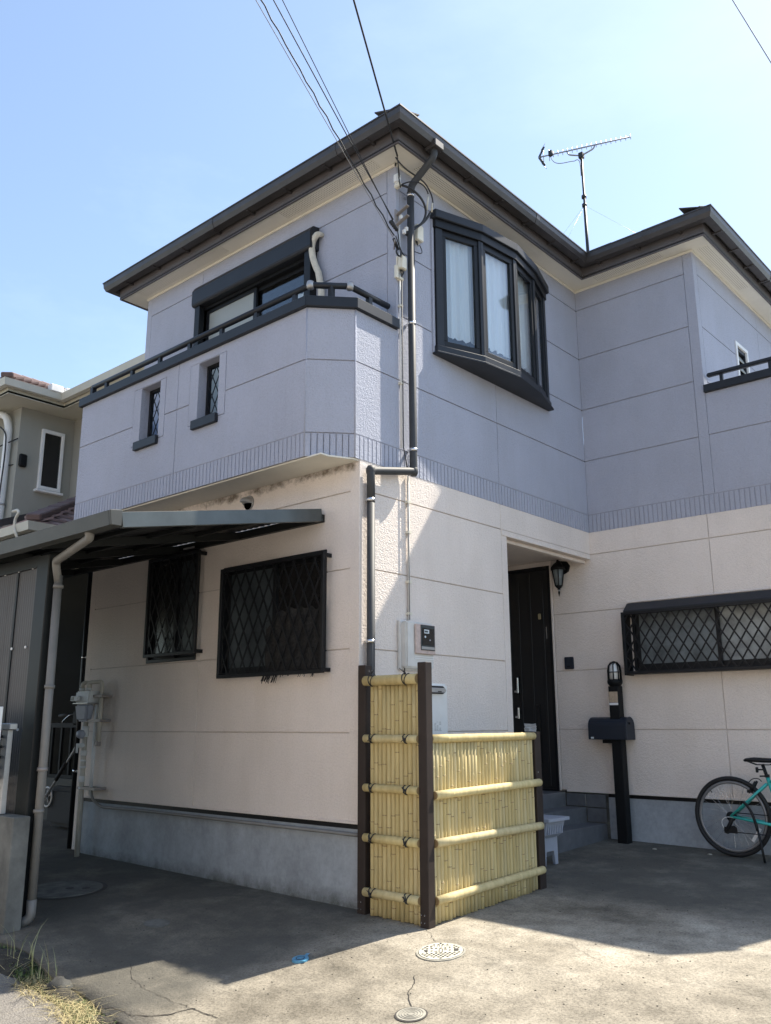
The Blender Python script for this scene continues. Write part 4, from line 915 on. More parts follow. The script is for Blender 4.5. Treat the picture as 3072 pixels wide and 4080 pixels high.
ic = thing('intercom', 'small navy square intercom plate on the wall beside the door', 'intercom')
box('plate', -0.369, -0.262, YB - .022, YB - .0005, 1.214, 1.342, 'navy', ic, .006, 2); box('call_button', -0.335, -0.30, YB - .025, YB - .0222, 1.235, 1.25, 'black', ic)
dpap = box('door_notice', -0.886, -0.75, YB - .03, YB - .02, 0.58, 0.655, 'paper'); tag(dpap, 'crumpled white paper left on the front door behind the fence', 'paper')
bm = bmesh.new(); bm.from_mesh(dpap.data); bmesh.ops.subdivide_edges(bm, edges=bm.edges, cuts=4, use_grid_fill=True)
for v in bm.verts: v.co += Vector((random.uniform(-.006, .006), random.uniform(-.01, .01), random.uniform(-.008, .008)))
bm.to_mesh(dpap.data); bm.free()

# ------------------------------------------------------------------ letterbox post
mpst = thing('letterbox_post', 'black post with letterbox and caged lamp in front of the cream wall', 'letterbox')
pz0 = gz(.25, 3.46)
box('post', 0.20, 0.305, 3.41, 3.51, pz0 - .03, 1.02, 'iron', mpst, .004)
mb = MB(); arch = [(3.375, .505), (3.555, .505), (3.555, .635)] + [(3.465 + .09 * math.cos(a), .635 + .085 * math.sin(a)) for a in [math.pi * k / 10 for k in range(1, 10)]] + [(3.375, .635)]
bx_ = MB().extr([(-0.03, y, z) for y, z in arch], (.40, 0, 0)).build('letterbox', 'navy', mpst, .004)
MB().extr([(0.371, y * 1 if True else y, z) for y, z in [(3.465 + (y - 3.465) * 1.04, .60 + (z - .60) * 1.03) for y, z in arch]], (.012, 0, 0)).build('letterbox_door', 'navy', bx_, .003)
MB().lathe([(.012, 0), (.012, .014)], (.383, 3.44, .66), 10, 'x').build('knob', 'black', bx_)
box('sticker', 0.0, 0.03, 3.372, 3.3745, 0.513, 0.53, 'lcd', bx_)
box('letterbox_tray', 0.10, 0.22, 3.42, 3.50, .47, .503, 'iron', mpst)
box('name_plate', 0.207, 0.298, 3.404, 3.4095, 0.86, 0.965, 'tan', mpst, .002); box('name_plate', 0.207, 0.298, 3.404, 3.4095, 0.835, 0.857, 'paper', mpst)
lc = (0.2525, 3.46, 0)
MB().lathe([(.055, 1.02), (.072, 1.045), (.075, 1.06), (.075, 1.075), (.06, 1.085)], lc, 16).build('lamp_base', 'iron', mpst)
MB().lathe([(.048, 1.085), (.05, 1.16), (.044, 1.205), (.028, 1.235), (.0, 1.245)], lc, 16).build('lamp_globe', 'lampglass', mpst)
cg = MB()
for k in range(4):
    a = math.pi * k / 4 + .3; dx, dy = math.cos(a), math.sin(a)
    cg.tube([(lc[0] + dx * r_, lc[1] + dy * r_, z) for r_, z in ((.066, 1.07), (.066, 1.17), (.057, 1.22), (.035, 1.25), (0, 1.262), (-.035, 1.25), (-.057, 1.22), (-.066, 1.17), (-.066, 1.07))], .006, 6)
cg.tube([(lc[0] + .067 * math.cos(2 * math.pi * k / 16), lc[1] + .067 * math.sin(2 * math.pi * k / 16), 1.155) for k in range(17)], .005, 6, False)
cg.build('lamp_cage', 'iron', mpst)

# ------------------------------------------------------------------ bicycle
bk = thing('bicycle', 'turquoise bicycle with black saddle parked against the cream wall', 'bicycle')
BY = 3.35; R0 = .335
def wheel(cx, cz, nm='wheel'):
    wn = node(nm, bk)
    def ring(R, r, n=64, m=10, sx=1.0):
        mb = MB(); vs = []
        for i in range(n):
            a = 2 * math.pi * i / n
            for j in range(m):
                b = 2 * math.pi * j / m; vs.append((cx + (R + r * math.cos(b)) * math.cos(a), BY + r * sx * math.sin(b), cz + (R + r * math.cos(b)) * math.sin(a)))
        mb.add(vs, [(i * m + j, ((i + 1) % n) * m + j, ((i + 1) % n) * m + (j + 1) % m, i * m + (j + 1) % m) for i in range(n) for j in range(m)], True); return mb
    ring(R0 - .018, .019).build('tyre', 'rubber', wn); ring(R0 - .050, .014, 64, 8, .8).build('rim', 'rim', wn)
    mb = MB()
    for k in range(28):
        a = 2 * math.pi * k / 28; s = 1 if k % 2 else -1; h = a + (.9 if (k // 2) % 2 else -.9)
        mb.tube([(cx + .022 * math.cos(h), BY + s * .028, cz + .022 * math.sin(h)), (cx + (R0 - .05) * math.cos(a), BY, cz + (R0 - .05) * math.sin(a))], .0011, 4, False)
    sp = mb.build('spokes', 'chrome', wn); sp['kind'] = 'stuff'
    MB().lathe([(.012, -.05), (.022, -.035), (.012, -.02), (.012, .02), (.022, .035), (.012, .05)], (cx, BY, cz), 12, 'y').build('hub', 'black', wn)
    return wn
rz = gz(1.34, BY) + R0 + .002; AX = (1.345, BY, rz); FX = (2.36, BY, gz(2.36, BY) + R0 + .002)
w1 = wheel(AX[0], rz); w2 = wheel(FX[0], FX[2])
MB().beam((1.345 + .16, BY - .022, rz - .19), (1.345 + .235, BY - .022, rz - .085), .025, .003, (0, 1, 0)).build('reflector', 'reflector', w1)
tube('valve', [(1.345 - .19, BY, rz + .225), (1.345 - .165, BY, rz + .19)], .004, 'black', w1, 6)
BB = (1.775, BY, rz - .055); ST = (1.672, BY, rz + .345); HT = (2.22, BY, rz + .42); HB = (2.25, BY, rz + .30)
fr = node('frame', bk)
tube('seat_tube', [BB, ST], .017, 'turq', fr, 12); tube('down_tube', [BB, HB], .02, 'turq', fr, 12); tube('top_tube', [(ST[0] + .008, BY, ST[2] - .05), HT], .016, 'turq', fr, 12); tube('head_tube', [(HT[0] - .01, BY, HT[2] + .04), (HB[0] + .01, BY, HB[2] - .04)], .021, 'turq', fr, 12)
for s in (-.05, .05):
    tube('seat_stay', [(AX[0], BY + s, rz + .004), (ST[0] - .005, BY + s * .35, ST[2] - .06)], [.009, .0115], 'turq', fr, 10)
    tube('chain_stay', [(AX[0], BY + s, rz), (1.56, BY + s * .9, rz - .03), (BB[0] - .02, BY + s * .6, BB[2])], [.010, .012, .013], 'turq', fr, 10)
    tube('fork_blade', [(HB[0] + .012, BY + s * .8, HB[2] - .06), (FX[0] - .03, BY + s, FX[2] + .12), (FX[0], BY + s, FX[2])], [.013, .012, .009], 'turq', fr, 10)
tube('seat_post', [(ST[0] + .004, BY, ST[2] - .02), (ST[0] - .03, BY, ST[2] + .10)], .0145, 'black', bk, 12)
MB().lathe([(.021, -.012), (.021, .012)], (ST[0], BY, ST[2] + .004), 12).build('seat_clamp', 'black', bk)
MB().beam((ST[0] - .055, BY - .02, ST[2] + .0), (ST[0] + .02, BY - .02, ST[2] + .005), .01, .012).build('clamp_lever', 'black', bk)
# saddle
mb = MB(); vs = []; secs = [(-.155, .045, .0, .0), (-.14, .062, .012, .005), (-.08, .068, .022, .0), (0, .045, .022, -.01), (.07, .025, .02, -.012), (.12, .020, .016, -.006), (.135, .010, .006, -.004)]
for (x, hw_, th, dz) in secs:
    for a in range(10):
        t = math.pi * 2 * a / 10; vs.append((ST[0] - .02 + x, BY + hw_ * math.cos(t), ST[2] + .135 + dz * .3 + (th if math.sin(t) > 0 else .02) * math.sin(t)))
mb.add(vs, [(i * 10 + j, i * 10 + (j + 1) % 10, (i + 1) * 10 + (j + 1) % 10, (i + 1) * 10 + j) for i in range(len(secs) - 1) for j in range(10)], True); mb.add(vs[:10], [tuple(range(10))]); mb.add(vs[-10:], [tuple(range(10))])
sd = mb.build('saddle', 'black', bk); mb = MB()
for s in (-.02, .02): mb.tube([(ST[0] - .15, BY + s, ST[2] + .12), (ST[0] - .08, BY + s, ST[2] + .095), (ST[0] + .03, BY + s, ST[2] + .095), (ST[0] + .10, BY + s * .4, ST[2] + .125)], .004, 6)
mb.build('saddle_rail', 'black', sd); box('rear_light', ST[0] - .082, ST[0] - .062, BY - .035, BY - .012, ST[2] + .03, ST[2] + .075, 'black', bk, .004)
tube('light_clip', [(ST[0] - .065, BY - .022, ST[2] + .055), (ST[0] - .02, BY - .01, ST[2] + .055)], .007, 'black', bk, 6)
MB().lathe([(.02, -.045), (.042, -.042), (.042, -.04), (.034, -.038), (.034, -.034), (.026, -.032), (.026, -.028)], (AX[0], BY, rz), 20, 'y').build('cassette', 'black', bk)
mb = MB(); mb.tube(bez((AX[0] + .01, BY - .06, rz - .01), (AX[0] + .01, BY - .065, rz - .06), (AX[0] - .03, BY - .065, rz - .08), (AX[0] - .03, BY - .06, rz - .11)), .017, 8); mb.lathe([(.028, -.066), (.028, -.058)], (AX[0] - .035, BY, rz - .115), 14, 'y'); mb.lathe([(.028, -.066), (.028, -.058)], (AX[0] + .02, BY, rz - .10), 14, 'y'); mb.box(AX[0] - .06, AX[0] + .05, BY - .068, BY - .056, rz - .135, rz - .085); mb.build('derailleur', 'black', bk)
tube('derailleur_cable', bez((AX[0] - .04, BY - .062, rz - .12), (AX[0] - .12, BY - .062, rz - .05), (AX[0] - .06, BY - .062, rz + .02), (AX[0] + .03, BY - .055, rz - .01)), .003, 'white', bk, 5)
tube('chain', [(AX[0] + .02, BY - .035, rz + .034), (BB[0], BY - .035, BB[2] + .08)], .004, 'black', bk, 5); tube('chain', [(AX[0] + .03, BY - .06, rz - .125), (BB[0], BY - .035, BB[2] - .08)], .004, 'black', bk, 5)
MB().lathe([(.03, -.04), (.085, -.039), (.085, -.034), (.03, -.033)], BB, 24, 'y').build('chainring', 'black', bk)
tube('crank', [(BB[0], BY - .05, BB[2]), (BB[0] + .12, BY - .06, BB[2] - .12)], .011, 'black', bk, 8); tube('crank', [(BB[0], BY + .05, BB[2]), (BB[0] - .12, BY + .06, BB[2] + .12)], .011, 'black', bk, 8)
box('pedal', BB[0] + .08, BB[0] + .17, BY - .15, BY - .07, BB[2] - .13, BB[2] - .11, 'black', bk, .004); box('pedal', BB[0] - .17, BB[0] - .08, BY + .07, BY + .15, BB[2] + .11, BB[2] + .13, 'black', bk, .004)
mb = MB()
for s in (-.022, .022): mb.tube([(1.51, BY + s, rz + .205), (1.545, BY + s * 1.2, rz + .25), (1.575, BY + s, rz + .30)], .011, 8)
mb.tube(bez((1.52, BY - .02, rz + .29), (1.54, BY - .01, rz + .33), (1.60, BY, rz + .34), (1.62, BY, rz + .30)), .004, 6); mb.box(1.50, 1.545, BY - .035, BY + .035, rz + .205, rz + .225); mb.build('rear_brake', 'black', bk)
tube('stem', [(HT[0] - .012, BY, HT[2] + .05), (HT[0] - .02, BY, HT[2] + .10), (HT[0] + .06, BY, HT[2] + .12)], .014, 'black', bk, 8); tube('handlebar', [(HT[0] + .05, BY - .28, HT[2] + .125), (HT[0] + .06, BY, HT[2] + .12), (HT[0] + .05, BY + .22, HT[2] + .125)], .011, 'black', bk, 8)
tube('kickstand', [(1.56, BY - .06, rz - .04), (1.59, BY - .08, rz - .18), (1.63, BY - .14, gz(1.62, BY - .14) + .005)], .010, 'black', bk, 8)
tube('spring_lock', bez((1.47, BY - .07, rz + .13), (1.53, BY - .08, rz + .1), (1.56, BY - .08, rz), (1.57, BY - .07, rz - .10)), .012, 'black', bk, 8)

# ------------------------------------------------------------------ planter
pl_ = thing('planter', 'pale blue plastic planter trough on a matching stand behind the fence', 'planter')
px, py = 0.06, 2.09; gp = gz(px, py)
mb = MB()
for z0, z1, a, b in ((.25, .36, .135, .15), (.36, .385, .17, .17), (.225, .25, .12, .135)):
    v0 = [(px + sx * a * 1.75, py + sy * a, gp + z0) for sx, sy in ((-1, -1), (1, -1), (1, 1), (-1, 1))]; v1 = [(px + sx * b * 1.75, py + sy * b, gp + z1) for sx, sy in ((-1, -1), (1, -1), (1, 1), (-1, 1))]
    mb.add(v0 + v1, [(0, 3, 2, 1), (4, 5, 6, 7)] + [(i, (i + 1) % 4, 4 + (i + 1) % 4, 4 + i) for i in range(4)])
mb.build('trough', 'planter', pl_)['kind'] = 'part'
for k in range(9): y = py - .125 + .25 * (k + .5) / 9; box('rib', px + .240, px + .258, y - .007, y + .007, gp + .255, gp + .36, 'planter', pl_)
for k in range(17): x = px - .235 + .47 * (k + .5) / 17; box('rib', x - .007, x + .007, py - .149, py - .134, gp + .255, gp + .36, 'planter', pl_)
for sx in (-1, 1):
    MB().extr([(px + sx * .20, py - .12, gp), (px + sx * .20, py - .075, gp), (px + sx * .20, py - .06, gp + .11), (px + sx * .20, py + .06, gp + .11), (px + sx * .20, py + .075, gp), (px + sx * .20, py + .12, gp), (px + sx * .20, py + .12, gp + .223), (px + sx * .20, py - .12, gp + .223)], (-sx * .03, 0, 0)).build('leg', 'planter', pl_, .004)
box('apron', px - .165, px + .165, py - .118, py - .105, gp + .12, gp + .223, 'planter', pl_)
for o_ in COL.objects:
    if o_.name.startswith('trough'): del o_['kind']

# ------------------------------------------------------------------ drain covers
def disc(mb, cx, cy, r0, r1, dz, n=40, th=.012):
    vs = []
    for k in range(n):
        a = 2 * math.pi * k / n
        for r_, t_ in ((r0, 0), (r1, 0), (r1, -th)): x, y = cx + r_ * math.cos(a), cy + r_ * math.sin(a); vs.append((x, y, gz(x, y) + dz + t_))
    fs = []
    for k in range(n):
        j = (k + 1) % n; fs += [(3 * k, 3 * k + 1, 3 * j + 1, 3 * j), (3 * k + 1, 3 * k + 2, 3 * j + 2, 3 * j + 1)]
    mb.add(vs, fs)
    if r0 > 0 and r0 < .001: pass
    return mb
def patch(mb, cx, cy, pts, dz):
    mb.add([(cx + x, cy + y, gz(cx + x, cy + y) + dz) for x, y in pts], [tuple(range(len(pts)))])
mc = thing('manhole_cover', 'round ivory drain cover with diamond pattern and two dark finger holes', 'manhole cover')
cx, cy, rr = 1.018, -0.392, .142
disc(MB(), cx, cy, rr - .012, rr, .006, 48).build('rim', 'covergrey', mc); disc(MB(), cx, cy, .0001, rr - .016, .008, 48).build('lid', 'coverwhite', mc)
gp_ = MB(); disc(gp_, cx, cy, rr - .016, rr - .012, .004, 48, 0.001); gp_.build('gap', 'coverdark', mc)
# axes as seen: text reads along the image's horizontal
ux, uy = Vector((0.79, 0.61)), Vector((-0.61, 0.79))
def loc(a, b): p = ux * a + uy * b; return (p.x, p.y)
mb = MB()
for j in range(-7, 8):
    for i in range(-6, 7):
        a, b = (i + (.5 if j % 2 else 0)) * .026, j * .019
        if math.hypot(a, b) > rr - .027: continue
        if abs(b) < .038 and abs(a) < .052: continue
        if .055 < b < .085 and abs(a) < .07: continue
        if abs(abs(a) - .088) < .024 and abs(b) < .034: continue
        patch(mb, cx, cy, [loc(a - .0105, b), loc(a, b - .007), loc(a + .0105, b), loc(a, b + .007)], .0105)
pt_ = mb.build('diamond_pattern', 'coverdark', mc); pt_['kind'] = 'stuff'
mb = MB(); patch(mb, cx, cy, [loc(.075, -.016), loc(.102, -.016), loc(.102, .018), loc(.075, .018)], .0108); mb.build('finger_hole', 'coverdark', mc)
mb = MB(); patch(mb, cx, cy, [loc(-.10, .018), loc(-.075, .018), loc(-.075, -.018), loc(-.082, -.018)], .0108); mb.build('finger_hole', 'coverdark', mc)
mb = MB()
def stroke(p, q, w_=.004):
    p = Vector(p); q = Vector(q); d = (q - p).normalized(); n_ = Vector((-d.y, d.x)) * w_ / 2; patch(mb, cx, cy, [loc(*(p - n_)), loc(*(q - n_)), loc(*(q + n_)), loc(*(p + n_))], .0112)
for a, b in (((-.009, -.028), (-.009, .026)), ((.009, -.028), (.009, .026)), ((-.011, .026), (.011, .026)), ((-.011, -.028), (.011, -.028))): stroke(a, b)
for s in (-1, 1):
    for a, b in (((.015, .024), (.03, .018)), ((.03, .018), (.036, .008)), ((.036, .008), (.02, .006)), ((.02, .006), (.026, .014))): stroke((a[0] * s, a[1] * s), (b[0] * s, b[1] * s))
# lettering strokes along the top
for k, ch in enumerate((('b', ), ('d', ), ('n', ), ('v', ), ('n', ), ('l', ))):
    x = -.062 + k * .021; y0, y1 = .060, .080
    if ch[0] == 'b':
        for q_ in range(4): stroke((x, y0 + q_ * .0055 + .002), (x + .014, y0 + q_ * .0055 + .002), .0045)
    if ch[0] == 'd': stroke((x + .002, .07), (x + .008, .07), .008)
    if ch[0] == 'n': stroke((x, y0), (x + .002, y1), .003); stroke((x + .002, y1), (x + .012, y1), .003); stroke((x + .012, y1), (x + .014, y0), .003)
    if ch[0] == 'v': stroke((x, y1), (x + .006, y0), .003); stroke((x + .006, y0), (x + .013, y1), .003)
    if ch[0] == 'l': stroke((x, y1), (x, y0), .003); stroke((x, y0), (x + .012, y0), .003); stroke((x + .012, y0), (x + .012, y1), .003)
em_ = mb.build('emblem', 'coverdark', mc); em_['kind'] = 'stuff'
sc = thing('drain_cap', 'small round beige drain cap nearest the camera', 'drain cap')
cx, cy = 1.395, -1.112; disc(MB(), cx, cy, .0001, .072, .006, 36).build('lid', 'covergrey', sc)
mb = MB()
for r_ in (.02, .034, .048, .060): disc(mb, cx, cy, r_ - .0025, r_, .0085, 36, .002)
mb.build('ring_groove', 'ringgrey', sc)['kind'] = 'stuff'
mb = MB(); disc(mb, cx, cy, .073, .081, .004, 36, .001); mb.build('gap', 'coverdark', sc)
bc = thing('blue_cap', 'flat bright blue plastic cap with a tab on the driveway', 'cap')
cx, cy = 0.38, -0.89; mb = MB(); disc(mb, cx, cy, .0001, .048, .012, 28); patch(mb, cx, cy, [(-.01, .04), (-.025, .075), (-.005, .082), (.012, .045)], .0125); patch(mb, cx, cy, [(.045, -.03), (.06, -.02), (.05, .0), (.04, -.01)], .0125); mb.build('lid', 'bluecap', bc)
mb = MB(); disc(mb, cx, cy, .022, .026, .0145, 28, .001); mb.build('ring_groove', 'navy', bc)
lm = thing('manhole_cover', 'large round concrete manhole cover beside the carport downpipe', 'manhole cover')
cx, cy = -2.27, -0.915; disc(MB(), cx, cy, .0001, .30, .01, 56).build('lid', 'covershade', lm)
mb = MB(); disc(mb, cx, cy, .302, .335, .004, 56, .001); mb.build('gap', 'coverdark', lm)
for a, b in ((.04, .04), (.14, .12)):
    mb = MB(); disc(mb, cx + a, cy + b, .0001, .032, .0125, 20, .001); mb.build('finger_hole', 'coverdark', lm)
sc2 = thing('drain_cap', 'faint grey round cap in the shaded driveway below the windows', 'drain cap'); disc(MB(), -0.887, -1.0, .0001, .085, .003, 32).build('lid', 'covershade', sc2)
for i, (x, y, lab) in enumerate(((1.12, 3.33, 'small pale stone on the ground beside the rear bicycle wheel'), (0.62, 3.30, 'tiny pale pebble by the foundation right of the letterbox post'))):
    o_ = MB().lathe([(0, -.01), (.022, 0), (.018, .008), (0, .012)], (x, y, gz(x, y)), 8).build('pebble', 'covergrey'); tag(o_, lab, 'stone')

# ------------------------------------------------------------------ gas meter
gm = thing('gas_meter', 'pale grey gas meter with pipes on the left end of the front wall', 'gas meter')
MB().extr([(-3.64, -.17, .87), (-3.64, -.04, .87), (-3.64, -.04, .98), (-3.64, -.16, .98)], (.25, 0, 0)).build('meter_body', 'gasgrey', gm, .012, 2)
MB().extr([(-3.65, -.18, .86), (-3.65, -.04, .86), (-3.65, -.04, .868), (-3.65, -.18, .868)], (.27, 0, 0)).build('seam', 'silver', gm)
MB().add([(-3.64, -.17, .858), (-3.41, -.17, .858), (-3.41, -.07, .858), (-3.64, -.07, .858), (-3.62, -.15, .695), (-3.45, -.15, .695), (-3.45, -.08, .695), (-3.62, -.08, .695)], [(0, 1, 2, 3), (7, 6, 5, 4), (0, 4, 5, 1), (1, 5, 6, 2), (2, 6, 7, 3), (3, 7, 4, 0)]).build('meter_bowl', 'planter', gm, .02, 3)
box('counter', -3.665, -3.53, -.20, -.171, .885, .935, 'gasgrey', gm, .005); box('counter_window', -3.655, -3.60, -.202, -.2002, .895, .925, 'meter', gm)
for a, b in ((-3.58, -3.52), (-3.46, -3.29)):
    tube('pipe', fillet([(a, -.13, .98), (a, -.13, 1.06), (b, -.09, 1.065), (b, -.09, .96)], .035), .02, 'gascream', gm, 10); MB().lathe([(.028, .985), (.028, 1.01)], (a, -.13, 0), 8).build('nut', 'gasgrey', gm)
tube('pipe', [(-3.29, -.09, .97), (-3.29, -.09, .50)], .02, 'gascream', gm, 10); tube('pipe', [(-3.36, -.09, .85), (-3.36, -.09, .02)], .017, 'gasgrey', gm, 10)
tube('pipe', [(-3.52, -.10, .70), (-3.50, -.10, -.54)], .024, 'gascream', gm, 10)
for z, r_, h in ((.60, .034, .10), (.40, .032, .05), (.33, .03, .02), (.27, .032, .02), (.16, .03, .06), (.08, .03, .02)): MB().lathe([(r_ * .8, -h / 2), (r_, -h / 2 + .005), (r_, h / 2 - .005), (r_ * .8, h / 2)], (-3.515, -.10, z), 10).build('coupling', 'gasgrey', gm)
MB().lathe([(.0, -.08), (.03, -.078), (.042, -.055), (.042, -.03), (.02, -.0)], (-3.515, -.10, .575), 14, 'y').build('regulator', 'planter', gm)
MB().lathe([(.0, -.06), (.02, -.058), (.024, -.02), (.02, 0)], (-3.515, -.10, .47), 10, 'y').build('valve', 'gasgrey', gm); box('valve_lever', -3.55, -3.53, -.17, -.15, .40, .49, 'gasgrey', gm, .005)
for z in (.08, .93, .70): box('pipe_clamp', -3.56, -3.24, -.12, -.0, z - .012, z + .012, 'bracket', gm)
box('rust_cap', -3.31, -3.27, -.115, -.07, .465, .51, 'bracket', gm, .006)
tube('low_pipe', fillet([(-3.36, -.09, .10), (-3.34, -.08, -.02), (-3.22, -.05, -.08), (-2.6, -.025, -.075), (0.03, -.018, -.085)], .1), .013, 'pvc', gm, 8)

# ------------------------------------------------------------------ carport
cp = thing('carport', 'lean-to carport with smoked corrugated roof and side panels at the left', 'carport')
SL = (1.955 - 2.303) / (-1.83 + .025)
def cz(y): return 2.303 + SL * (y + .025)
XF = -0.37; XL = -7.0; YO = -1.80
for i, x in enumerate((XF, -1.345, -2.23, -3.15, -4.07, -5.0, -5.9)):
    dz = 0 if i == 0 else -.045; h = .10 if i == 0 else .062
    MB().beam((x - .02, -.03, cz(-.03) - h / 2 + dz), (x - .02, YO + (.022 if i == 0 else 0), cz(YO) - h / 2 + dz), .04, h).build('rafter', 'carport_fascia' if i == 0 else 'bronze', cp, .003)
MB().beam((XF, -.025, cz(-.03) - .075), (XL, -.025, cz(-.03) - .075), .04, .06).build('wall_plate', 'bronze', cp)
for y in (-.5, -.95, -1.4): MB().beam((XF - .04, y, cz(y) - .055), (XL, y, cz(y) - .055), .03, .03).build('purlin', 'bronze', cp)
# corrugated roof sheet
def corrug(name, f, u0, u1, v0, v1, pitch, amp, par, n=6, mat='poly'):
    mb = MB(); N_ = int((u1 - u0) / pitch * n); vs = []
    for v in (v0, v1):
        for i in range(N_ + 1): u = u0 + (u1 - u0) * i / N_; vs.append(f(u, v, amp * math.sin(2 * math.pi * u / pitch)))
    mb.add(vs, [(i, i + 1, N_ + 2 + i, N_ + 1 + i) for i in range(N_)], True); return mb.build(name, mat, par)
for k in range(7):
    a = XL + k * (XF - .045 - XL) / 7; b = XL + (k + 1.0) * (XF - .045 - XL) / 7
    corrug('roof_sheet', lambda u, v, d: (u, v, cz(v) - .028 + d), a, b, -.02, YO - .02, .076, .007, cp, 6, 'polyroof')
mb = MB(); mb.extr([(XF - .02, -1.775, 1.90), (XF - .02, -1.79, 1.862), (XF - .02, -1.855, 1.868), (XF - .02, -1.868, 1.96), (XF - .02, -1.858, 1.96), (XF - .02, -1.846, 1.878), (XF - .02, -1.795, 1.873), (XF - .02, -1.785, 1.95), (XF - .02, -1.775, 1.95)], (XL - XF, 0, 0)); mb.build('gutter', 'gutter_grey', cp)
MB().extr([(XF - .02, -1.868, 1.962), (XF - .02, -1.78, 1.975), (XF - .02, -1.78, 1.868), (XF - .02, -1.855, 1.866)], (.022, 0, 0)).build('gutter_end', 'gutter_grey', cp, .004)
for x in (-1.66, -4.2, -6.7):
    box('post', x, x + .17, -1.66, -1.565, gz(x, -1.6) - .05, 1.86, 'bronze', cp, .006)
MB().beam((-1.66, -1.61, 1.83), (XL, -1.61, 1.83), .06, .09).build('side_beam', 'bronze', cp)
for z in (1.79, 1.21, .63): MB().beam((-1.66, -1.585, z), (XL, -1.585, z), .03, .045).build('side_rail', 'bronze', cp)
for k in range(6):
    a = -1.70 - (k + 1) * .45; corrug('side_sheet', lambda u, v, d: (u, -1.62 + d, v), a, a + .45, .25, 1.84, .032, .004, cp, 5)
for k in range(2):
    a = -1.70 - (k + 1) * .45; corrug('side_sheet', lambda u, v, d: (u, -1.575 + d, v), a, a + .45, -.1, .60, .032, .004, cp, 5)
for x in (-2.004, -2.45): box('sheet_joint', x - .012, x + .012, -1.632, -1.615, .25, 1.84, 'bronze', cp)
for z in (1.79, 1.21, .63):
    for x in (-1.778, -1.99, -2.21, -2.43, -2.65): MB().lathe([(.010, -.006), (.010, .002)], (x, -1.63, z), 10, 'y').build('screw_cap', 'white', cp)
sp = node('downspout', cp)
tube('pipe', fillet([(-0.70, -1.82, 1.90), (-0.70, -1.80, 1.84), (-1.45, -1.63, 1.80), (-1.445, -1.60, 1.65)], .04), .029, 'pvc', sp, 12)
tube('pipe', [(-1.445, -1.60, 1.70), (-1.43, -1.60, gz(-1.43, -1.6) + .05)], .029, 'pvc', sp, 12)
tube('pipe', fillet([(-1.43, -1.60, -.45), (-1.43, -1.60, -.56), (-1.47, -1.65, -.60)], .03), .032, 'pvc', sp, 12)
for z, m_ in ((1.62, 'pvc'), (.92, 'pvc'), (.37, 'bracket'), (.1, 'pvc')): MB().lathe([(.029, -.012), (.036, -.012), (.036, .012), (.029, .012)], (-1.44, -1.60, z), 14).build('pipe_band', m_, sp)
box('name_tag', -2.06, -1.90, -.115, -.11, 2.185, 2.20, 'silver', cp)

bw_ = thing('block_wall', 'low weathered concrete wall end at the far left below the carport', 'wall')
box('block', -4.5, -1.385, -1.80, -1.68, gz(-1.6, -1.75) - .2, .078, 'blockwall', bw_, .006)
sp_ = thing('slotted_fence', 'grey slotted fence post above the low concrete wall', 'fence')
box('post', -1.72, -1.64, -1.77, -1.73, .08, .63, 'silver', sp_, .003); box('cap', -1.76, -1.60, -1.78, -1.72, .63, .675, 'silver', sp_, .006)
for k in range(8): box('slat', -3.2, -1.70, -1.79, -1.772, .10 + k * .068, .118 + k * .068, 'bronze', sp_)
wp = box('white_board', -2.1, -1.462, -1.93, -1.90, .30, .782, 'white', None, .003); tag(wp, 'white board cut by the left edge of the picture', 'board')

# iron gate, cart and bicycle in the dark passage
ig = thing('iron_railing', 'black iron railing in the dark passage left of the house', 'railing')
box('top_rail', -6.9, -5.0, .98, 1.02, .63, .685, 'iron', ig); box('bottom_rail', -6.9, -5.0, .98, 1.02, .04, .075, 'iron', ig)
for k in range(9): x = -6.85 + k * .225; box('bar', x - .018, x + .018, .985, 1.015, .075, .63, 'iron', ig)
for k in range(1): box('base_wall', -6.9, -5.0, .95, 1.08, -.6, .035, 'neigh_shaded', ig)
ct = thing('folded_cart', 'folded pushcart with pale-rimmed wheel in the dark passage', 'cart')
wc_ = (-5.45, .6, -.137); mb = MB()
mb.tube([(wc_[0] + .105 * math.cos(2 * math.pi * k / 28), .6, wc_[2] + .105 * math.sin(2 * math.pi * k / 28)) for k in range(29)], .009, 8, False); wr = mb.build('wheel_rim', 'gasgrey', ct)
mb = MB()
for k in range(5): a = 2 * math.pi * k / 5 + .3; mb.tube([wc_, (wc_[0] + .10 * math.cos(a), .6, wc_[2] + .10 * math.sin(a))], .007, 6)
mb.build('wheel_spokes', 'silver', ct); tube('handle_pole', [(-5.45, .58, -.137), (-5.22, .56, .04), (-4.84, .54, .37), (-4.5, .5, .7)], .014, 'silver', ct, 8); tube('grip', [(-5.2, .555, .06), (-4.97, .54, .26)], .022, 'rubber', ct, 8)
box('folded_frame', -5.5, -4.7, .62, .80, -.45, -.02, 'rubber', ct, .05, 2)
hb = thing('parked_bicycle', 'dark bicycle handlebar showing behind the gas meter', 'bicycle')
tube('handlebar', [(-5.30, .6, .765), (-5.05, .6, .775), (-4.80, .62, .79)], .012, 'rubber', hb, 8); tube('grip', [(-5.31, .6, .764), (-5.10, .6, .773)], .020, 'rubber', hb, 8); tube('brake_lever', bez((-5.06, .6, .78), (-5.1, .58, .76), (-5.15, .57, .72), (-5.2, .57, .69)), .006, 'chrome', hb, 6)
tube('stem', [(-4.85, .61, .78), (-4.85, .62, .5), (-4.7, .7, .1)], .018, 'rubber', hb, 8); box('basket', -5.0, -4.7, .58, .75, .66, .82, 'iron', hb, .02)
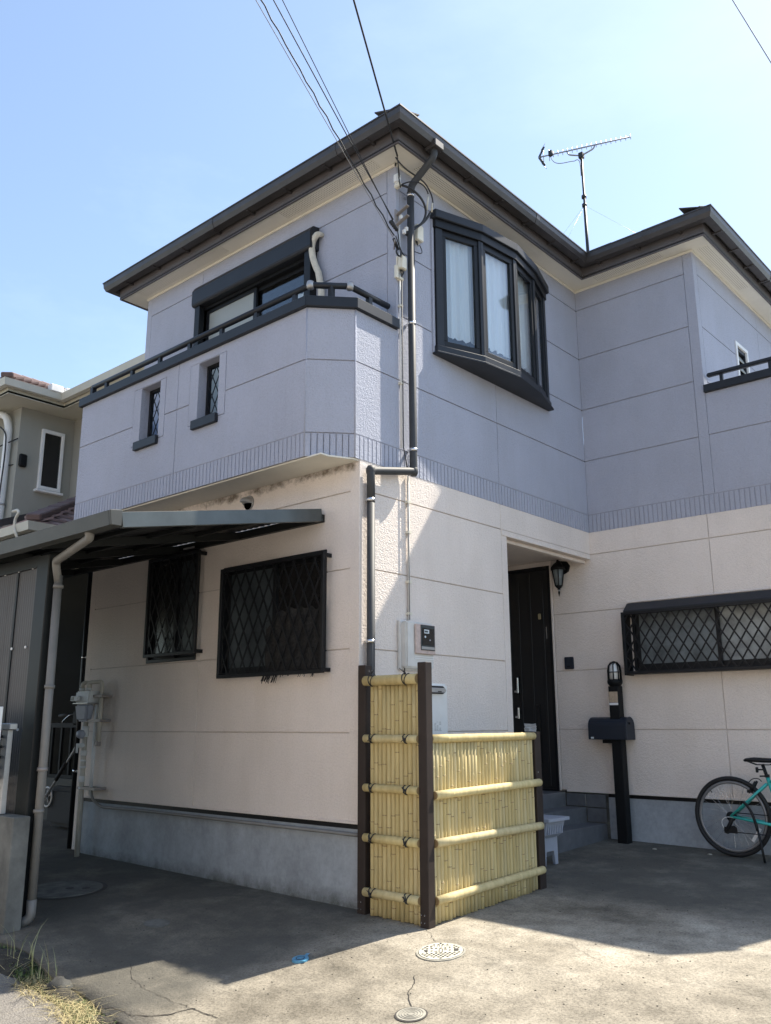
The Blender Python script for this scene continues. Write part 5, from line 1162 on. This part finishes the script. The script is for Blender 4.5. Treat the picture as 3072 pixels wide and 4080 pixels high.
mb = MB(); mb.tube([(-4.65 + .31 * math.cos(2 * math.pi * k / 32), .75, -.22 + .31 * math.sin(2 * math.pi * k / 32)) for k in range(33)], .018, 8, False); mb.build('front_wheel', 'rubber', hb)

# ------------------------------------------------------------------ neighbour's house
nb = thing('neighbour_house', 'sage green house with brown tiled roof behind the carport', 'house')
XN = -8.0
def nt_(y, z): return XN
NC, NI, NZ, NB = 1.03, 1.905, 5.36, 3.6
box('wall', XN - 5, XN, NC, 9, 2.4, NZ, 'neigh', nb); box('wall', XN - .0, -3.95, NI, 9, 2.9, NZ, 'neigh', nb)
box('wall', XN - 4.5, XN + .35, NC - .3, 9, -.7, 2.9, 'neigh_shaded', nb); box('wall', XN + .35, -4.5, NI + .6, 9, -.7, 2.9, 'neigh_shaded', nb)
wn = node('window', nb)
mb = MB(); slab(mb, frame_uv('B'), XN, 1.37, 1.735, 4.14, 5.09, [(1.415, 1.69, 4.19, 5.035)], .001, .05); mb.build('frame', 'white', wn, .004)
mb = MB(); slab(mb, frame_uv('B'), XN, 1.415, 1.69, 4.19, 5.035, [], .01, .02); mb.build('pane', 'darkglass', wn); box('sill', XN, XN + .09, 1.33, 1.765, 4.09, 4.125, 'white', wn, .004)
OVN = .42
# eaves
mb = MB(); mb.box(XN - 5, XN + OVN, NC - OVN, NI, NZ, NZ + .03); mb.box(XN - 5, -3.4, NI - OVN, 9, NZ + .0005, NZ + .03); mb.build('soffit', 'neigh_trim', nb)
def nrun(pts, prof, mat, nm):
    n = len(pts)
    for i in range(n - 1):
        a = Vector((*pts[i], 0)); b = Vector((*pts[i + 1], 0)); d = (b - a).normalized(); nn = Vector((d.y, -d.x, 0))
        def miter(j, o):
            p = Vector((*pts[j], 0)); other = None
            if j == i and i > 0: other = (a - Vector((*pts[i - 1], 0))).normalized()
            if j == i + 1 and i + 2 < n: other = (Vector((*pts[i + 2], 0)) - b).normalized()
            if other is None: return p + nn * o
            n2 = Vector((other.y, -other.x, 0)); return p + (nn + n2) * (o / (1 + nn.dot(n2)))
        k = len(prof); vs = [miter(i, o) + Vector((0, 0, z)) for o, z in prof] + [miter(i + 1, o) + Vector((0, 0, z)) for o, z in prof]
        MB().add(vs, [tuple(range(k - 1, -1, -1)), tuple(range(k, 2 * k))] + [(q_, (q_ + 1) % k, k + (q_ + 1) % k, k + q_) for q_ in range(k)]).build(nm, mat, nb)
nl = [(XN - 5, NC - OVN), (XN + OVN, NC - OVN), (XN + OVN, NI - OVN), (-3.4, NI - OVN)]
nrun(nl, [(-.02, NZ - .01), (0, NZ - .01), (0, NZ + .12), (-.02, NZ + .12)], 'neigh_trim', 'fascia')
nrun(nl, [(.005, NZ + .09), (.03, NZ + .07), (.10, NZ + .075), (.12, NZ + .16), (.125, NZ + .175), (.10, NZ + .175), (.005, NZ + .13)], 'neigh_gutter', 'gutter')
# roof with courses of tiles
def ncourse(a, b, inward, pitch, rows, w_, mat='neigh_roof', parent=nb, hip0=1, hip1=0, dep=.22):
    a = Vector(a); b = Vector(b); iv = Vector(inward); d = (b - a).normalized(); ln = (b - a).length
    for r_ in range(rows):
        s0 = r_ * dep * hip0; s1 = ln - r_ * dep * hip1; n = max(1, int((s1 - s0) / w_))
        for k in range(n):
            p = a + d * (s0 + k * (s1 - s0) / n) + iv * (r_ * dep); q2 = a + d * (s0 + (k + .97) * (s1 - s0) / n) + iv * (r_ * dep)
            z0 = r_ * dep * pitch; j = random.uniform(0, .006)
            vs = [p + Vector((0, 0, z0 + .03 + j)), q2 + Vector((0, 0, z0 + .03 + j)), q2 + iv * (dep + .03) + Vector((0, 0, z0 + dep * pitch + .008)), p + iv * (dep + .03) + Vector((0, 0, z0 + dep * pitch + .008))]
            lo = [v - Vector((0, 0, .03)) for v in vs]
            MB().add(vs + lo, [(0, 1, 2, 3), (7, 6, 5, 4), (0, 4, 5, 1), (1, 5, 6, 2), (2, 6, 7, 3), (3, 7, 4, 0)]).build('roof_tile', mat, parent)
ZR = NZ + .18
nro = node('roof', nb)
ncourse((XN + OVN + .05, NC - OVN - .05, ZR), (XN + OVN + .05, NI - OVN + .05, ZR), (-1, 0, 0), .42, 7, .30, 'neigh_roof', nro, 1, -1)
ncourse((XN + OVN + .1, NI - OVN - .05, ZR), (-3.4, NI - OVN - .05, ZR), (0, 1, 0), .42, 3, .35, 'neigh_roof', nro, 0, 0)
ncourse((XN - 4.5, NC - OVN - .05, ZR), (XN + OVN + .05, NC - OVN - .05, ZR), (0, 1, 0), .42, 5, .35, 'neigh_roof', nro, 0, 1)
def ridge(a, b, n, mat='neigh_roof'):
    a = Vector(a); b = Vector(b)
    for k in range(n): MB().beam(a.lerp(b, k / n) + Vector((0, 0, .05)), a.lerp(b, (k + 1.08) / n) + Vector((0, 0, .04)), .18, .08).build('ridge_tile', mat, nro, .015)
ridge((XN + OVN + .08, NC - OVN - .08, ZR), (XN + OVN - 1.7, NC - OVN + 1.7, ZR + .75), 6)
ridge((XN + OVN - 1.7, NC - OVN + 1.7, ZR + .72), (XN + OVN - 1.7, 8, ZR + .72), 12)
for (y, m_) in ((NI - OVN - .30, 'white'), (NI - OVN - .06, 'white')): box('valley_board', XN + OVN + .02, XN + OVN + .14, y, y + .2, NZ + .17, NZ + .28, m_, nb, .01)
# lower roof
LG = NB - .72
nrun([(XN - 3, .1), (-5.39, .1), (-5.39, 3.0)], [(0, LG + .02), (.03, LG - .01), (.10, LG), (.12, LG + .10), (.0, LG + .10)], 'neigh_gutter', 'lower_gutter')
ncourse((XN - 2, .1, LG + .10), (-5.37, .1, LG + .10), (0, 1, 0), .55, 8, .32, 'neigh_sunlit', nro, 0, 1)
ncourse((-5.37, .1, LG + .10), (-5.37, 3.2, LG + .10), (-1, 0, 0), .55, 10, .32, 'neigh_sunlit', nro, 1, 0)
ridge((-5.36, .08, LG + .12), (-7.2, 1.9, LG + 1.10), 7, 'neigh_roof')
MB().beam((XN + .05, NC - .2, 3.50), (XN + .05, NI + .3, 4.05), .05, .10).build('flashing', 'brown_dark', nb)
# its rain pipe and cables
tube('rain_pipe', fillet([(XN - .9, NC - .45, NZ + .05), (XN - .28, NC - .1, NZ - .10), (XN - .22, NC - .07, NZ - .3), (XN - .22, NC - .07, NB - .05), (XN - .5, NC - .15, NB - .15)], .08), .055, 'white', nb, 12)
MB().lathe([(.056, -.015), (.062, -.015), (.062, .015), (.056, .015)], (XN - .22, NC - .07, NB + .25), 12).build('pipe_band', 'silver', nb)
def ncable(name, pts, r, label, mat='cable'):
    o = tube(name, pts, r, mat, None, 6); return tag(o, label, 'cable')
ncable('hanging_cable', bez((XN - 1.4, NC - .5, NZ + .1), (XN - .8, NC - .2, NZ - .1), (XN - .15, NC - .15, NZ - .25), (XN - .12, NC - .14, NZ - .5)) + bez((XN - .12, NC - .14, NZ - .5), (XN - .05, NC - .14, NZ - 1.0), (XN - .22, NC - .14, NZ - 1.4), (XN - .08, NC - .14, NB - .05))[1:], .012, 'black cable drooping down the corner of the sage green house')
ncable('hanging_cable', bez((XN - 1.5, NC - .2, NZ - .62), (XN - .9, NC - .2, NZ - .66), (XN - .5, NC - .15, NZ - .6), (XN + .03, NC - .03, NZ - .52)), .010, 'upper sideways cable fixed to the corner of the sage green house')
ncable('hanging_cable', bez((XN - 1.5, NC - .2, NB + .78), (XN - .9, NC - .2, NB + .82), (XN - .5, NC - .15, NB + .88), (XN + .03, NC + .05, NB + .86)), .010, 'lower sideways cable fixed to the corner of the sage green house')
cb = box('cable_bracket', XN + .005, XN + .06, NC + .02, NC + .14, NB + .82, NB + 1.02, 'iron', None, .02); tag(cb, 'small black cable bracket on the corner of the sage green house', 'bracket')
hk = tube('curled_conduit', fillet([(-5.50, -.02, 2.80), (-5.60, -.02, 2.93), (-5.60, -.02, 3.05), (-5.52, -.02, 3.11), (-5.56, -.02, 3.15), (-5.68, -.02, 3.15)], .04), .018, 'hose'); tag(hk, 'pale curled conduit end above the carport gutter', 'conduit')

# ------------------------------------------------------------------ antenna and wires
an = thing('antenna', 'television antenna with many short rods on a mast on the roof', 'antenna')
MX, MY = -0.17, 4.3; zt_ = 7.735
tube('mast', [(MX + .01, MY, 5.9), (MX, MY, zt_)], .016, 'cable', an, 8); tube('mast', [(MX + .008, MY, 5.9), (MX + .003, MY, 7.0)], .021, 'cable', an, 8)
for z in (7.0, 7.12): MB().lathe([(.016, -.02), (.032, -.018), (.032, .018), (.016, .02)], (MX, MY, z), 8).build('mast_clamp', 'cable', an)
b0 = Vector((-0.655, 4.08, zt_ + .07)); b1 = Vector((0.42, 4.49, zt_ + .07)); bd = (b1 - b0).normalized()
tube('boom', [b0, b1], .009, 'antenna', an, 6)
for k in range(17):
    t = .16 + .84 * k / 16; p = b0.lerp(b1, t); h = .045 - .010 * t; tube('element', [p - Vector((0, 0, h)), p + Vector((0, 0, h))], .0042, 'antenna', an, 5)
for t, h in ((.02, .07), (.05, .12), (.115, .085)): p = b0.lerp(b1, t); tube('element', [p - Vector((0, 0, h)), p + Vector((0, 0, h))], .0045, 'antenna', an, 5)
for s in (1, -1): MB().beam(b0, b0 + bd * .07 + Vector((0, 0, .14 * s)), .03, .006, (0, 1, 0)).build('reflector', 'cable', an); tube('reflector_rod', [b0 + bd * .03 + Vector((0, 0, .10 * s)), b0 + bd * .09 + Vector((0, 0, .19 * s))], .004, 'antenna', an, 5)
p = b0.lerp(b1, .13); box('feed_box', p.x - .025, p.x + .025, p.y - .02, p.y + .02, p.z - .02, p.z + .06, 'cable', an, .005)
pa = b0.lerp(b1, .31); pb = b0.lerp(b1, .62)
tube('boom_support', fillet([pa, pa + Vector((0, 0, -.06)) + bd * .02, Vector((MX, MY, zt_ - .02)), pb + Vector((0, 0, -.05)) - bd * .02, pb], .04), .010, 'antenna', an, 6)
box('clamp', MX - .03, MX + .03, MY - .03, MY + .03, zt_ - .06, zt_ + .02, 'cable', an, .005)
tube('antenna_cable', bez(p + Vector((0, 0, -.02)), p + Vector((.03, 0, -.22)), p + Vector((.2, .05, -.16)), Vector((MX - .1, MY, zt_ - .05))) + bez(Vector((MX - .1, MY, zt_ - .05)), Vector((MX - .02, MY, zt_ - .03)), Vector((MX - .02, MY, zt_ - .1)), Vector((MX - .02, MY, zt_ - .3)))[1:], .005, 'greycable', an, 6)
for (x, y) in ((-.75, 3.9), (.75, 4.2), (-.25, 3.7)): tube('guy_wire', [(MX, MY, 7.0), (x, y, 6.05)], .0012, 'antenna', an, 4)
mb = MB(); mb.box(0.12, 0.26, 3.28, 3.34, 5.66, 5.76); vb = mb.build('valley_plate', 'silver', rpart)

def wire(a, b, label, r, mat='cable', sag=.02, twist=0, ext=3.0, n=60):
    a = Vector(a); b = Vector(b); e = a + (b - a) * ext; pts = []
    for i in range(n + 1):
        t = i / n; p = a.lerp(e, t); p.z -= 4 * sag * t * (1 - t) * ext
        if twist: p = p + Vector((math.sin(t * ext * twist) * .006, 0, math.cos(t * ext * twist) * .006))
        pts.append(p)
    o = tube('overhead_wire', pts, r, mat, None, 6); return tag(o, label, 'wire', 'overhead wires to the house corner')
wire((0.115, 0.275, 4.615), (0.10, -1.22, 5.92), 'thin leftmost overhead wire running beside the twisted wire', .0035, 'greycable')
wire((0.118, 0.285, 4.63), (0.13, -1.20, 5.92), 'twisted black overhead wire, second from the left', .006, 'cable', .02, 70)
wire((0.13, 0.26, 4.77), (0.20, -1.14, 5.92), 'straight black overhead wire, third from the left', .005)
wire((0.13, 0.30, 4.71), (0.25, -1.10, 5.92), 'thin black overhead wire, fourth from the left', .004)
wire((0.12, 0.33, 5.42), (0.63, -0.76, 5.92), 'thick black overhead cable reaching the eaves corner, rightmost of the five at the house', .008, 'cable', .0)
for q_ in ((.06, .43, 5.29), (.055, .425, 5.25)): tube('cable', [(0.12, .33, 5.42), q_], .004, 'cable', cl, 5)
o_ = tube('overhead_wire', [(1.382 - .93, 6, 10.342 + 3), (1.382, 6, 10.342), (1.765, 6, 9.107), (2.5, 6, 6.74)], .008, 'greycable', None, 5); tag(o_, 'single overhead wire crossing the top right corner of the sky', 'wire')

# ------------------------------------------------------------------ weeds at the driveway edge
rs_ = random.Random(3)
so_ = MB(); vs = []; nx_ = 40
for j in range(5):
    for i in range(nx_ + 1):
        x = -1.7 + 1.95 * i / nx_; yy = edge_y(x) + .05 - .16 * j / 4 - .10 * max(0, -x) * j / 4; h = .035 * math.sin(math.pi * j / 4) * (1 + .6 * math.sin(x * 11)) * (1 if x < .1 else max(0, (0.25 - x) / .15))
        vs.append((x, yy, sz(x, yy) + h + (.03 if j == 0 else .004)))
so_.add(vs, [(j * (nx_ + 1) + i, j * (nx_ + 1) + i + 1, (j + 1) * (nx_ + 1) + i + 1, (j + 1) * (nx_ + 1) + i) for j in range(4) for i in range(nx_)], True)
soil = so_.build('soil_strip', 'soil'); soil['kind'] = 'structure'; soil['label'] = 'dark soil strip along the broken driveway edge'
def blades(name, n, xr, hr, wr, mat, label, lean, yoff=(-.14, .02)):
    mb = MB()
    for k in range(n):
        x = rs_.uniform(*xr); y = edge_y(x) + rs_.uniform(*yoff); z = sz(x, y) + .02; h = rs_.uniform(*hr); a = rs_.uniform(0, 6.28); l = rs_.uniform(*lean) * h; w_ = rs_.uniform(*wr)
        side = Vector((-math.sin(a), math.cos(a), 0)) * w_ / 2; dirv = Vector((math.cos(a), math.sin(a), 0)); base = Vector((x, y, z)); pv = []
        for t in (0, .4, .75, 1.0):
            c = base + dirv * (l * t * t) + Vector((0, 0, h * (t - .35 * t * t * min(1.5, l / h)))); s_ = side * (1 - t * .9); pv += [c - s_, c + s_]
        mb.add(pv, [(0, 1, 3, 2), (2, 3, 5, 4), (4, 5, 7, 6)], True)
    o = mb.build(name, mat); o['kind'] = 'stuff'; o['label'] = label; o['category'] = 'grass'; return o
blades('dry_grass', 1300, (-.7, .12), (.015, .075), (.002, .005), 'dead', 'dry straw-coloured grass along the broken driveway edge', (.8, 3.0), (-.20, -.01))
blades('tall_grass', 22, (-1.0, -.5), (.10, .28), (.004, .008), 'pale', 'few tall pale stems standing at the left driveway edge', (.1, .8), (-.12, .0))
blades('long_straw', 60, (-.95, -.05), (.05, .12), (.003, .006), 'dead', 'long fallen straw stalks lying at the driveway corner', (1.5, 4.0), (-.25, -.03))
blades('green_weeds', 2200, (-1.3, .16), (.008, .045), (.005, .012), 'green', 'low green weeds and moss along the driveway edge', (.4, 1.6), (-.15, .02))
stn = MB(); stn.lathe([(0, -.05), (.06, -.03), (.07, .015), (.05, .045), (.02, .065), (0, .066)], (-0.50, edge_y(-.50) - .02, sz(-.50, edge_y(-.50)) + .02), 11); st_ = stn.build('kerb_stone', 'stone')
for v in st_.data.vertices: v.co += Vector((rs_.uniform(-.012, .012), rs_.uniform(-.012, .012), rs_.uniform(-.012, .012)))
tag(st_, 'rough dark stone among the weeds at the driveway corner', 'stone')

# ------------------------------------------------------------------ house on the other side of the street (unseen, added behind the camera for bounce light and window reflections)
oh = thing('added_facing_house', 'unseen cream house added across the street for bounce light and window reflections', 'house')
oz = -1.1
box('wall', -9, 9, -18, -10, oz, 5.4, 'cream', oh); MB().extr([(-9.5, -18.5, 5.4), (-9.5, -9.5, 5.4), (-9.5, -14, 7.6)], (19, 0, 0)).build('roof', 'slate', oh)
for z0 in (0.2, 3.2):
    for x in (-7, -3.2, 0.6, 4.4):
        wn = node('window', oh); box('frame', x, x + 1.7, -10.0, -9.93, z0, z0 + 1.2, 'black', wn); box('pane', x + .06, x + .82, -9.93, -9.92, z0 + .06, z0 + 1.14, 'darkglass', wn); box('pane', x + .88, x + 1.64, -9.93, -9.92, z0 + .06, z0 + 1.14, 'darkglass', wn)
box('door', 7.0, 7.9, -10.0, -9.95, oz, 1.1, 'door', oh)

# loose grit on the concrete
mb = MB()
for k in range(420):
    x = rs_.uniform(-1.2, 3.2); y = rs_.uniform(-1.85, 3.2) if rs_.random() < .5 else rs_.uniform(-1.85, .4)
    if x < 0.02 and y > -.05: continue
    r_ = rs_.uniform(.002, .006); z = gz(x, y); a = rs_.uniform(0, 6.28)
    mb.add([(x + r_ * math.cos(a + q) * (1 + .5 * (q > 3)), y + r_ * math.sin(a + q), z + .0005) for q in (0, 1.4, 3.1, 4.6)] + [(x, y, z + r_ * .8)], [(0, 1, 4), (1, 2, 4), (2, 3, 4), (3, 0, 4)])
gt = mb.build('grit', 'soil'); gt['kind'] = 'stuff'; gt['label'] = 'loose dark grit scattered over the concrete driveway'; gt['category'] = 'grit'
